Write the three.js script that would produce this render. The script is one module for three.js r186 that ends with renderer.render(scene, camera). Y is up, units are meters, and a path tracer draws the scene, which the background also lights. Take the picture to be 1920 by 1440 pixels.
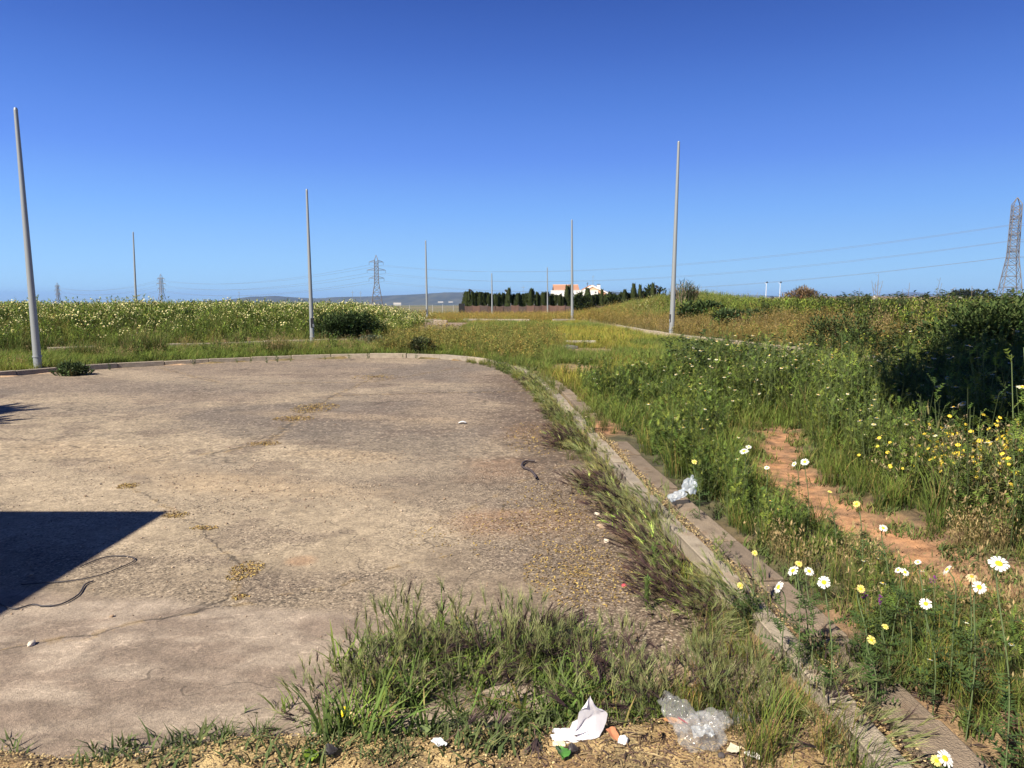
import * as THREE from 'three';
import { mergeGeometries } from 'three/addons/utils/BufferGeometryUtils.js';
import { RoundedBoxGeometry } from 'three/addons/geometries/RoundedBoxGeometry.js';

// ---------- camera, sky, sun, exposure ----------
const EXPO = 1.75, EYE = 1.6, F = 1331, PITCH = Math.atan(160 / F);
const scene = new THREE.Scene();
const camera = new THREE.PerspectiveCamera(2 * Math.atan(720 / F) * 180 / Math.PI, 4 / 3, 0.05, 40000);
camera.position.set(0, EYE, 0);
camera.rotation.x = -PITCH;
const renderer = new THREE.WebGLRenderer({ antialias: true });
renderer.setSize(1024, 768);
renderer.toneMapping = THREE.LinearToneMapping;
renderer.toneMappingExposure = EXPO;
renderer.shadowMap.enabled = true;

const SUN_EL = 42 * Math.PI / 180, SHX = 0.66, SHD = 0.75;          // shadows run to +x and away from the camera
const sunDir = new THREE.Vector3(-SHX * Math.cos(SUN_EL), Math.sin(SUN_EL), SHD * Math.cos(SUN_EL)).normalize();
{
  // clear sky: colour by elevation (sRGB as seen in frame, darkened above it to deepen the shade), a little paler towards the sun's side
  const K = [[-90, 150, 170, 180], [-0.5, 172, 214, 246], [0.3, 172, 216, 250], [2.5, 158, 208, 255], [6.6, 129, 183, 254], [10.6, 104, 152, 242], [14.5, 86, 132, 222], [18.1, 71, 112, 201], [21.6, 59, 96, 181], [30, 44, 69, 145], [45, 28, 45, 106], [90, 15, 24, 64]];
  const W = 512, H = 256, data = new Float32Array(W * H * 4), lin = (v) => Math.pow(Math.max(0, v / 255 + 0.055) / 1.055, 2.4);
  for (let r = 0; r < H; r++) {
    const el = ((r + 0.5) / H - 0.5) * 180;
    let k = 0; while (k < K.length - 2 && K[k + 1][0] < el) k++;
    const t = Math.min(1, Math.max(0, (el - K[k][0]) / (K[k + 1][0] - K[k][0])));
    for (let c = 0; c < W; c++) {
      const az = ((c + 0.5) / W - 0.5) * 2 * Math.PI, dx = Math.cos(az), dz = Math.sin(az);
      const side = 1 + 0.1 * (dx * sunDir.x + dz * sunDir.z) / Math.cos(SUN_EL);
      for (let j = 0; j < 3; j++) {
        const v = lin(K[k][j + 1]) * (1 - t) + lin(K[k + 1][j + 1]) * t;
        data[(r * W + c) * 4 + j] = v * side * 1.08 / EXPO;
      }
      data[(r * W + c) * 4 + 3] = 1;
    }
  }
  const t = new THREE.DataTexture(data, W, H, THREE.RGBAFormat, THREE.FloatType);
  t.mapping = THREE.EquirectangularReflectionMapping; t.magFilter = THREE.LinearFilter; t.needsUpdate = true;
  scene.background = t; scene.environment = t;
}
const sun = new THREE.DirectionalLight(new THREE.Color(1, 0.925, 0.79), 5);
sun.target.position.set(0, 0, -15); sun.position.copy(sunDir).multiplyScalar(60).add(sun.target.position);
sun.castShadow = true; sun.shadow.mapSize.set(4096, 4096);
Object.assign(sun.shadow.camera, { left: -50, right: 50, top: 50, bottom: -50, near: 1, far: 200 });
scene.add(sun, sun.target);
scene.fog = new THREE.FogExp2(new THREE.Color().setRGB(0.34, 0.55, 1), 0.00005);

// ---------- helpers ----------
let seed = 1;
const reseed = (s) => { seed = s * 7919 + 13; };
const R = () => { seed = (seed + 0x6d2b79f5) | 0; let t = Math.imul(seed ^ (seed >>> 15), 1 | seed); t = (t + Math.imul(t ^ (t >>> 7), 61 | t)) ^ t; return ((t ^ (t >>> 14)) >>> 0) / 4294967296; };
const rr = (a, b) => a + (b - a) * R(), pick = (a) => a[Math.floor(R() * a.length)], PI = Math.PI;
const clamp = (v, a = 0, b = 1) => Math.min(b, Math.max(a, v)), sm = (a, b, v) => { const t = clamp((v - a) / (b - a)); return t * t * (3 - 2 * t); };
const mix = (a, b, t) => a + (b - a) * t, mix3 = (a, b, t) => [mix(a[0], b[0], t), mix(a[1], b[1], t), mix(a[2], b[2], t)];
const hash = (x, y) => { let h = Math.imul(x | 0, 374761393) + Math.imul(y | 0, 668265263); h = Math.imul(h ^ (h >>> 13), 1274126177); return ((h ^ (h >>> 16)) >>> 0) / 4294967296; };
const noise = (x, y) => { const i = Math.floor(x), j = Math.floor(y); let u = x - i, v = y - j; u = u * u * (3 - 2 * u); v = v * v * (3 - 2 * v); return mix(mix(hash(i, j), hash(i + 1, j), u), mix(hash(i, j + 1), hash(i + 1, j + 1), u), v); };
const fbm = (x, y, o = 4) => { let s = 0, a = 0.5; for (let k = 0; k < o; k++) { s += a * noise(x, y); x = x * 2.03 + 17.1; y = y * 2.03 + 9.7; a *= 0.5; } return s / (1 - Math.pow(0.5, o)); };
const cell = (x, y) => { const i = Math.floor(x), j = Math.floor(y); let b = 9, id = 0; for (let a = -1; a < 2; a++) for (let c = -1; c < 2; c++) { const px = i + a + hash(i + a, j + c) - x, py = j + c + hash(i + a + 91, j + c + 37) - y, q = px * px + py * py; if (q < b) { b = q; id = hash(i + a + 7, j + c + 301); } } return [Math.sqrt(b), id]; };
function ray(px, py) { const X = (px - 960) / F, Y = -(py - 720) / F; return [X, Y * Math.cos(PITCH) - Math.sin(PITCH), Math.cos(PITCH) + Y * Math.sin(PITCH)]; }
const gp = (px, py, h = 0) => { const [X, dy, dz] = ray(px, py), t = (h - EYE) / dy; return [X * t, dz * t]; };   // where a sight line meets height h: [x, distance ahead]
const at = (px, py, d) => { const [X, dy, dz] = ray(px, py), t = d / dz; return [X * t, EYE + dy * t]; };            // [x, y] on a sight line at distance d

const used = new Map();
const numbered = (n) => { const k = used.get(n) ?? 0; used.set(n, k + 1); return k ? n + '_' + String(k).padStart(3, '0') : n; };
function tag(o, label, category, group, kind) { if (label) o.userData.label = label; if (category) o.userData.category = category; if (group) o.userData.group = group; if (kind) o.userData.kind = kind; return o; }
function base(name, x, y, d, turn = 0) { const g = new THREE.Group(); g.name = numbered(name); g.position.set(x, y, -d); g.rotation.y = turn; scene.add(g); return g; }
function mesh(name, geo, mat, parent) { const m = new THREE.Mesh(geo, mat); m.name = parent && parent !== scene ? name : numbered(name); m.castShadow = m.receiveShadow = true; (parent ?? scene).add(m); return m; }
const mat = (c, rough = 0.9, o = {}) => new THREE.MeshStandardMaterial({ color: new THREE.Color().setRGB(...c), roughness: rough, ...o });
const leafMat = (tr = 0.25, o = {}) => new THREE.MeshPhysicalMaterial({ vertexColors: true, roughness: 0.85, specularIntensity: 0.35, transmission: tr, thickness: 0, side: THREE.DoubleSide, ...o });
const LEAF = leafMat(0.22), LEAFD = leafMat(0.12), FLOWER = leafMat(0.3), DRY = new THREE.MeshStandardMaterial({ vertexColors: true, roughness: 0.9, side: THREE.DoubleSide });
const box = (w, h, d, x = 0, y = 0, z = 0) => new THREE.BoxGeometry(w, h, d).translate(x, y, z);
function bar(a, b, r, n = 5, r2 = r) { const A = new THREE.Vector3(...a), B = new THREE.Vector3(...b), L = A.distanceTo(B); const g = new THREE.CylinderGeometry(r2, r, L, n, 1); g.applyQuaternion(new THREE.Quaternion().setFromUnitVectors(new THREE.Vector3(0, 1, 0), B.clone().sub(A).normalize())); g.translate(...A.add(B).multiplyScalar(0.5).toArray()); return g; }
const tube = (pts, r, seg = 40, n = 6) => new THREE.TubeGeometry(new THREE.CatmullRomCurve3(pts.map((p) => new THREE.Vector3(...p))), seg, r, n);
const boxUV = (g, k = 1) => { const p = g.attributes.position, n = g.attributes.normal, u = new Float32Array(p.count * 2); for (let i = 0; i < p.count; i++) { const a = Math.abs(n.getX(i)), b = Math.abs(n.getY(i)), c = Math.abs(n.getZ(i)); u.set(b >= a && b >= c ? [p.getX(i) * k, p.getZ(i) * k] : a >= c ? [p.getZ(i) * k, p.getY(i) * k] : [p.getX(i) * k, p.getY(i) * k], i * 2); } g.setAttribute('uv', new THREE.BufferAttribute(u, 2)); return g; };
const join = (a) => mergeGeometries(a.map((g) => (g.index ? g.toNonIndexed() : g)).map((g) => { for (const k of Object.keys(g.attributes)) if (!['position', 'normal', 'uv'].includes(k)) g.deleteAttribute(k); return g; }));

// collects coloured triangles for plants
class Sprig {
  constructor() { this.p = []; this.c = []; this.i = []; }
  v(x, y, z, c) { this.p.push(x, y, z); this.c.push(c[0], c[1], c[2]); return this.p.length / 3 - 1; }
  tri(a, b, c, ca, cb = ca, cc = ca) { this.i.push(this.v(...a, ca), this.v(...b, cb), this.v(...c, cc)); }
  strip(pts, w, side, cols) {            // tapered ribbon along pts, ends in a point when the last width is 0
    let l, r; const n = pts.length;
    for (let k = 0; k < n; k++) {
      const [x, y, z] = pts[k], s = w[k] / 2, c = cols[k] ?? cols[cols.length - 1];
      if (s === 0) { const t = this.v(x, y, z, c); if (k) this.i.push(l, r, t); l = r = t; continue; }
      const a = this.v(x - side[0] * s, y - side[1] * s, z - side[2] * s, c), b = this.v(x + side[0] * s, y + side[1] * s, z + side[2] * s, c);
      if (k) { if (l !== r) this.i.push(l, r, b, l, b, a); else this.i.push(l, b, a); }
      l = a; r = b;
    }
  }
  blade(x, y, z, h, w, a, bend, c0, c1, n = 3) {
    const dx = Math.cos(a), dz = Math.sin(a), q = a + PI / 2 + rr(-0.5, 0.5), side = [Math.cos(q), 0, Math.sin(q)], pts = [], ws = [], cs = [];
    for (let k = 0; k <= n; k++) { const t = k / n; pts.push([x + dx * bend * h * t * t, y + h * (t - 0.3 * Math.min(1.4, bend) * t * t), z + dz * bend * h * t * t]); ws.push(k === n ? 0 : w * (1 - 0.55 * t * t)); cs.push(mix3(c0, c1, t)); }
    this.strip(pts, ws, side, cs);
    return pts;
  }
  leaf(p, dir, len, w, c, fold = 0.25) {  // a folded diamond leaf along dir
    const d = new THREE.Vector3(...dir).normalize(), s = new THREE.Vector3(-d.z, 0, d.x); if (s.lengthSq() < 0.01) s.set(1, 0, 0); s.normalize(); const u = new THREE.Vector3().crossVectors(s, d), P = new THREE.Vector3(...p);
    const m = P.clone().addScaledVector(d, len * 0.45), e = P.clone().addScaledVector(d, len), l = m.clone().addScaledVector(s, -w / 2).addScaledVector(u, w * fold), r = m.clone().addScaledVector(s, w / 2).addScaledVector(u, w * fold);
    const A = this.v(...P.toArray(), c), B = this.v(...l.toArray(), c), C = this.v(...e.toArray(), c), D = this.v(...r.toArray(), c);
    this.i.push(A, C, B, A, D, C);
  }
  frond(p, dir, len, c, n = 4, wl = 0.34) { // pinnate, feathery leaf
    const d = new THREE.Vector3(...dir).normalize(), s = new THREE.Vector3(-d.z, 0, d.x).normalize(), P = new THREE.Vector3(...p);
    const e = P.clone().addScaledVector(d, len); e.y -= len * 0.15;
    this.strip([p, e.toArray()], [0.004, 0], s.toArray(), [c, c]);
    for (let k = 0; k < n; k++) for (const q of [-1, 1]) {
      const t = (k + 0.8) / (n + 0.6), o = P.clone().lerp(e, t), L = len * wl * (1 - 0.4 * t), tip = o.clone().addScaledVector(s, q * L).addScaledVector(d, L * 0.55); tip.y += rr(-0.3, 0.5) * L;
      const b = o.clone().addScaledVector(d, len * 0.11);
      this.tri(o.toArray(), tip.toArray(), b.toArray(), c);
    }
  }
  daisy(p, nrm, r, np, white, yellow, droop = 0.1) {
    const N = new THREE.Vector3(...nrm).normalize(), U = new THREE.Vector3(0, 1, 0); if (Math.abs(N.y) > 0.95) U.set(1, 0, 0); const A = new THREE.Vector3().crossVectors(N, U).normalize(), B = new THREE.Vector3().crossVectors(N, A), P = new THREE.Vector3(...p);
    const q = (a, rad, up) => P.clone().addScaledVector(A, Math.cos(a) * rad).addScaledVector(B, Math.sin(a) * rad).addScaledVector(N, up).toArray();
    for (let k = 0; k < np; k++) {
      const a = (k + rr(-0.15, 0.15)) / np * 2 * PI, hw = PI / np * 0.86, dr = -r * droop * rr(0.2, 1.8), tip = rr(0.92, 1.05) * r;
      const i0 = this.v(...q(a - hw * 0.7, r * 0.3, 0), yellow2), i1 = this.v(...q(a + hw * 0.7, r * 0.3, 0), yellow2), i2 = this.v(...q(a - hw, tip * 0.85, dr * 0.8), white), i3 = this.v(...q(a + hw, tip * 0.85, dr * 0.8), white), i4 = this.v(...q(a, tip, dr), white);
      this.i.push(i0, i1, i3, i0, i3, i2, i2, i3, i4);
    }
    const n = np > 8 ? 10 : 6, c = this.v(...q(0, 0, r * 0.2), yellow), ring = [], ring2 = [];
    for (let k = 0; k < n; k++) { ring.push(this.v(...q(k / n * 2 * PI, r * 0.34, r * 0.02), yellow)); ring2.push(this.v(...q(k / n * 2 * PI, r * 0.22, r * 0.16), yellow)); }
    for (let k = 0; k < n; k++) { const m = (k + 1) % n; this.i.push(ring[k], ring[m], ring2[m], ring[k], ring2[m], ring2[k], ring2[k], ring2[m], c); }
  }
  spike(p, dir, len, c, cA, na = 10, aw = 0.07) { // barley ear with awns
    const d = new THREE.Vector3(...dir).normalize(), s = new THREE.Vector3(-d.z, 0.001, d.x).normalize(), u = new THREE.Vector3().crossVectors(s, d), P = new THREE.Vector3(...p), e = P.clone().addScaledVector(d, len);
    for (const w of [s, u]) this.strip([P.toArray(), P.clone().lerp(e, 0.4).toArray(), e.toArray()], [0.005, 0.011, 0], w.toArray(), [c, c, c]);
    for (let k = 0; k < na; k++) {
      const o = P.clone().lerp(e, (k + 0.5) / na), a = k * 2.4, sd = s.clone().multiplyScalar(Math.cos(a)).addScaledVector(u, Math.sin(a)), t = o.clone().addScaledVector(d, aw * 0.9).addScaledVector(sd, aw * 0.36), w = s.clone().multiplyScalar(-Math.sin(a)).addScaledVector(u, Math.cos(a));
      this.strip([o.toArray(), t.toArray()], [0.0035, 0], w.toArray(), [c, cA]);
    }
  }
  geo() { const g = new THREE.BufferGeometry(); g.setAttribute('position', new THREE.Float32BufferAttribute(this.p, 3)); g.setAttribute('color', new THREE.Float32BufferAttribute(this.c, 3)); g.setIndex(this.i); g.computeVertexNormals(); return g; }
}
const yellow2 = [0.75, 0.6, 0.22];

// ---------- lie of the land ----------
const EDGE = new THREE.CatmullRomCurve3([[1.22, -3], [1.2, 0], [1.18, 2.5], [1.13, 3.6], [1.06, 4.3], [0.97, 5.6], [0.88, 7.2], [0.76, 9.4], [0.45, 13.4], [0.05, 15.6], [-0.6, 17.4], [-1.6, 18.7], [-3, 19.3], [-5.1, 19.0], [-7.5, 17.7], [-9.3, 16.2], [-10.6, 14.4], [-12, 11.4], [-13, 8], [-13.5, 3], [-13.6, -3]].map(([x, d]) => new THREE.Vector3(x, 0, -d)));
const EP = EDGE.getSpacedPoints(160).map((p) => [p.x, -p.z]);
const inside = (x, d, poly) => { let r = false; for (let i = 0, j = poly.length - 1; i < poly.length; j = i++) { const [a, b] = poly[i], [c, e] = poly[j]; if ((b > d) !== (e > d) && x < (c - a) * (d - b) / (e - b) + a) r = !r; } return r; };
const edgeDist = (x, d) => { let m = 1e9; for (let i = 0; i < EP.length - 1; i++) { const [a, b] = EP[i], vx = EP[i + 1][0] - a, vy = EP[i + 1][1] - b, t = clamp(((x - a) * vx + (d - b) * vy) / (vx * vx + vy * vy)), q = (x - a - vx * t) ** 2 + (d - b - vy * t) ** 2; if (q < m) m = q; } return Math.sqrt(m); };
const kx = (d) => { for (let i = 0; i < EP.length - 1; i++) if ((EP[i][1] - d) * (EP[i + 1][1] - d) <= 0) return mix(EP[i][0], EP[i + 1][0], (d - EP[i][1]) / (EP[i + 1][1] - EP[i][1] || 1)); return -3; };
const nearEdge = (x) => 2.28 + 0.1 * (fbm(x * 1.7 + 3, 4.4, 3) - 0.5) + 0.18 * sm(-1.6, -0.9, x) + 0.05 * Math.sin(x * 2.1);   // where the soil laps over the asphalt
const inYard = (x, d) => x < 1.25 && x > -13.6 && d < 19.4 && d > nearEdge(x) && inside(x, d, EP);
const K2A = [-14.3, 19.8], K2D = [0.847, 0.532], K2N = [-0.532, 0.847];
const k2s = (x, d) => (x - K2A[0]) * K2N[0] + (d - K2A[1]) * K2N[1];
const xe = (d) => (d < 20 ? 2.8 + 0.32 * d : d < 29 ? 9.2 - (d - 20) * 0.2 : 7.4 + (d - 29) * 0.115);
const bankL = (x, d) => sm(0.2, 5.5, k2s(x, d)) * (1 - sm(-7.5, -3.6, x + 0.09 * (d - 26))) * (1 - sm(52, 75, d));
const bankR = (x, d) => sm(0, 5, x - xe(d)) * (1 - sm(75, 100, d));
const path = (x, d) => { const c = 2.55 + 0.16 * Math.sin(d * 0.9) + 0.45 * sm(6.2, 8.6, d); return (1 - sm(0.08, 0.5, Math.abs(x - c) + 0.45 * (fbm(x * 3.2, d * 3.2, 4) - 0.5))) * sm(3.0, 3.6, d) * (1 - sm(8.5, 9.0, d)); };
function land(x, d) {
  const a = d > 1 ? x / d : 0;
  let h = 0;
  if (d > 45) { const c = d < 120 ? -(d - 45) * 0.02 : -1.5 - (d - 120) * 0.0088, r = (d - 45) * 0.0035; h += mix(c, r, sm(0.15, 0.42, a)); }
  if (d > 15 && d < 110) h += 0.6 * bankL(x, d) * (0.85 + 0.3 * noise(x * 0.13, d * 0.1)) + 1.35 * Math.exp(-((x - 12.5) ** 2 + ((d - 60) * 0.6) ** 2) / 30);
  h += 0.78 * bankR(x, d);
  if (d < 40) {
    const y = inYard(x, d) || (x > -13.6 && x < 1.2 && d < 19.4 && inside(x, d, EP)), s = sm(-0.05, 0.1, d - nearEdge(x));
    if (y) return h + mix(0.03 + 0.018 * fbm(x * 9, d * 9, 3), -0.03, d > nearEdge(x) ? s : 0);
    h += 0.05 + 0.05 * (fbm(x * 1.3, d * 1.3, 3) - 0.5) - 0.05 * path(x, d);
    if (x > 0 && d < 14 && x - kx(d) < 0.5) h = Math.min(h, 0.055);
    if (d < 2.4) h = Math.min(h, 0.04) + 0.012 * fbm(x * 9, d * 9, 3);
  }
  return h;
}

// ---------- textures ----------
function canvasTex(n, fn, srgb = false) {
  const data = new Uint8Array(n * n * 4);
  for (let j = 0; j < n; j++) for (let i = 0; i < n; i++) { const c = fn(i / n, j / n, i, j), o = (j * n + i) * 4; for (let k = 0; k < 3; k++) data[o + k] = clamp(c[k], 0, 1) * 255; data[o + 3] = 255; }
  const t = new THREE.DataTexture(data, n, n, THREE.RGBAFormat); t.wrapS = t.wrapT = THREE.RepeatWrapping; t.magFilter = THREE.LinearFilter; t.minFilter = THREE.LinearMipmapLinearFilter; t.generateMipmaps = true; t.needsUpdate = true;
  if (srgb) t.colorSpace = THREE.SRGBColorSpace;
  return t;
}
const toS = (v) => (v <= 0.0031308 ? v * 12.92 : 1.055 * Math.pow(v, 1 / 2.4) - 0.055);
// noise that wraps on a unit tile
const pn = (u, v, f, s = 0) => { const x = u * f, y = v * f, i = Math.floor(x), j = Math.floor(y); let a = x - i, b = y - j; a = a * a * (3 - 2 * a); b = b * b * (3 - 2 * b); const h = (p, q) => hash(((p % f) + f) % f + s * 131, ((q % f) + f) % f + s * 57); return mix(mix(h(i, j), h(i + 1, j), a), mix(h(i, j + 1), h(i + 1, j + 1), a), b); };
const pf = (u, v, f, o, s = 0) => { let t = 0, a = 0.5, n = 0; for (let k = 0; k < o; k++) { t += a * pn(u, v, f << k, s + k); n += a; a *= 0.55; } return t / n; };
const grit = canvasTex(512, (u, v) => { const q = 0.55 * pf(u, v, 24, 5, 2) + 0.45 * pn(u, v, 200, 9); return [q, q, q]; });
const soilTex = canvasTex(512, (u, v) => { const q = 0.5 + 0.9 * (pf(u, v, 10, 6, 5) - 0.5) + 0.35 * (pn(u, v, 150, 4) - 0.5), w = 0.3 * (pf(u, v, 6, 4, 21) - 0.5); return [toS(q + w * 0.3), toS(q), toS(q - w * 0.4)]; }, true);
const concTex = canvasTex(512, (u, v) => { const q = 0.72 + 0.5 * (pf(u, v, 7, 6, 31) - 0.5) + 0.2 * (pn(u, v, 170, 3) - 0.5), s = sm(0.55, 0.7, pf(u, v, 5, 4, 44)) * 0.16; return [toS(q - s * 0.7), toS(q - s), toS(q - s * 1.25)]; }, true);

const kerb3x = (d) => (d < 20.4 ? mix(9.0, 8.13, clamp((d - 15.5) / 4.9)) : d < 25.2 ? mix(8.13, 7.01, (d - 20.4) / 4.8) : d < 30 ? mix(7.01, 6.2, (d - 25.2) / 4.8) : mix(6.2, 5.6, clamp((d - 30) / 8)));
// ---------- ground ----------
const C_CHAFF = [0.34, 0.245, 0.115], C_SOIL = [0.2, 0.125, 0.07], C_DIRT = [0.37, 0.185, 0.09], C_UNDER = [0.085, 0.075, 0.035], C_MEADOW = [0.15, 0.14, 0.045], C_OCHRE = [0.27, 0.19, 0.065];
function soilColor(x, d) {
  const n = fbm(x * 0.7, d * 0.7, 4), m = fbm(x * 5, d * 5, 3);
  let c;
  if (d > 140) {
    const f = noise(x / 260 + 5, d / 190), g = noise(x / 90, d / 300 + 9), a = x / d;
    c = f > 0.62 ? [0.24, 0.17, 0.1] : f > 0.42 ? [0.09, 0.12, 0.035] : [0.17, 0.15, 0.07];
    if (a > 0.3) c = mix3([0.26, 0.16, 0.1], c, sm(0.55, 0.8, g) * 0.6);
    return mix3(c, [0.14, 0.13, 0.06], g * 0.5);
  }
  if (d > 45) return mix3(C_OCHRE, C_MEADOW, sm(0.4, 0.65, n));
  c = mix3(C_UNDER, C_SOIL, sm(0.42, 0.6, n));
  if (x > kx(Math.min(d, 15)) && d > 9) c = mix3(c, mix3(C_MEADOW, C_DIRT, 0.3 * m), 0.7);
  if (d > 15 && x < 0) c = mix3(c, C_OCHRE, 0.4);
  const p = path(x, d); if (p > 0) c = mix3(c, mix3(C_DIRT, [0.3, 0.17, 0.09], m), p);
  for (const [a, b, r] of [[0.98, 8.5, 0.35], [1.5, 15.5, 0.7], [2.1, 12.8, 0.4], [2.3, 21, 1.0], [1.9, 11.2, 0.3]]) c = mix3(c, d > 10 ? [0.29, 0.19, 0.1] : C_DIRT, 0.8 * (1 - sm(r * 0.5, r * 1.2, Math.hypot(x - a, (d - b) * 0.6) + 0.4 * r * (m - 0.5))));
  for (const [a, b, r] of [[-10.2, 15.6, 1.3], [6.3, 28.6, 1.6], [-8, 16.8, 0.7]]) c = mix3(c, [0.42, 0.28, 0.18], 0.85 * (1 - sm(r * 0.5, r * 1.1, Math.hypot(x - a, (d - b) * 0.7) + 0.3 * (m - 0.5))));
  if (d > 14 && d < 40) { const q = kerb3x(d) - x; if (q > -0.2 && q < 1.8) c = mix3(c, [0.36, 0.25, 0.16], 0.9 * (1 - sm(0.7, 1.3, q + 0.9 * (m - 0.5)))); }
  if (x < 1.3) c = mix3(c, mix3(C_CHAFF, [0.2, 0.12, 0.06], sm(0.5, 0.75, m) * 0.7 + 0.3 * sm(0.2, 1, x)), 1 - sm(2.5, 3.0, d));
  else if (d < 3.2) c = mix3(c, mix3(C_CHAFF, C_SOIL, m), (1 - sm(2.0, 2.7, d)) * (1 - sm(1.55, 1.95, x)));
  return c;
}
{
  const xs = [0.5], ds = [1.4];
  const grow = (a, fineTo, step, g, to) => { let s = step; while (a[a.length - 1] < to) { if (a[a.length - 1] > fineTo) s *= g; a.push(a[a.length - 1] + s); } return a; };
  grow(xs, 4, 0.085, 1.055, 14000);
  const xn = grow([-0.5], 3, 0.085, 1.055, 14000).slice(1).map((v) => -v + 0).filter((v) => v < 0.5);
  const xall = [...grow([0], 3.2, 0.085, 1.055, 14000).slice(1).map((v) => -v).reverse(), 0, ...xs.map((v) => v - 0.42)];
  grow(ds, 5.5, 0.07, 1.032, 14000);
  const dall = [-60, -40, -25, -15, -8, -4, -2, -1, 0, 0.6, 1, ...ds];
  const nx = xall.length, nd = dall.length, p = new Float32Array(nx * nd * 3), c = new Float32Array(nx * nd * 3), uv = new Float32Array(nx * nd * 2), idx = [];
  for (let j = 0; j < nd; j++) for (let i = 0; i < nx; i++) {
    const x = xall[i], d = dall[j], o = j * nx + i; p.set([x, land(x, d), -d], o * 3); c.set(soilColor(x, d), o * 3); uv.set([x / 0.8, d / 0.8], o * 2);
    if (i && j) { const a = o - nx - 1, b = o - nx, e = o - 1; idx.push(a, b, o, a, o, e); }
  }
  const g = new THREE.BufferGeometry(); g.setAttribute('position', new THREE.BufferAttribute(p, 3)); g.setAttribute('color', new THREE.BufferAttribute(c, 3)); g.setAttribute('uv', new THREE.BufferAttribute(uv, 2)); g.setIndex(idx); g.computeVertexNormals();
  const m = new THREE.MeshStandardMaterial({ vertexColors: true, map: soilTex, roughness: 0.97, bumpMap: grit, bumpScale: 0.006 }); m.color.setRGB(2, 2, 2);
  tag(mesh('ground', g, m), 'bare soil and earth under the weeds reaching to the horizon', null, null, 'structure');
}

// ---------- worn asphalt yard ----------
const CRACKS_AND_STEP_SHADE = [[[[1005, 733], [900, 735], [760, 738], [640, 742]], 0.035, 0.6], [[[240, 911], [330, 966], [383, 990], [460, 1070], [440, 1120], [360, 1150], [200, 1180], [0, 1218]], 0.012, 0.55], [[[720, 700], [620, 745], [570, 775], [500, 832], [390, 852]], 0.03, 0.4], [[[880, 960], [980, 900], [1060, 870]], 0.012, 0.4], [[[360, 1150], [560, 1118], [720, 1070], [840, 1040]], 0.01, 0.5], [[[300, 690], [420, 720], [700, 716], [860, 690]], 0.04, 0.35]].map(([l, w, k]) => [l.map(([a, b]) => gp(a, b)), w, k]);  // cracks, plus the smooth skin's step edge with its shadow painted as a dark line
const lineDist = (x, d, l) => { let m = 9; for (let i = 0; i + 1 < l.length; i++) { const [a, b] = l[i], vx = l[i + 1][0] - a, vy = l[i + 1][1] - b, t = clamp(((x - a) * vx + (d - b) * vy) / (vx * vx + vy * vy)), q = (x - a - vx * t) ** 2 + (d - b - vy * t) ** 2; if (q < m) m = q; } return Math.sqrt(m); };
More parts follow.
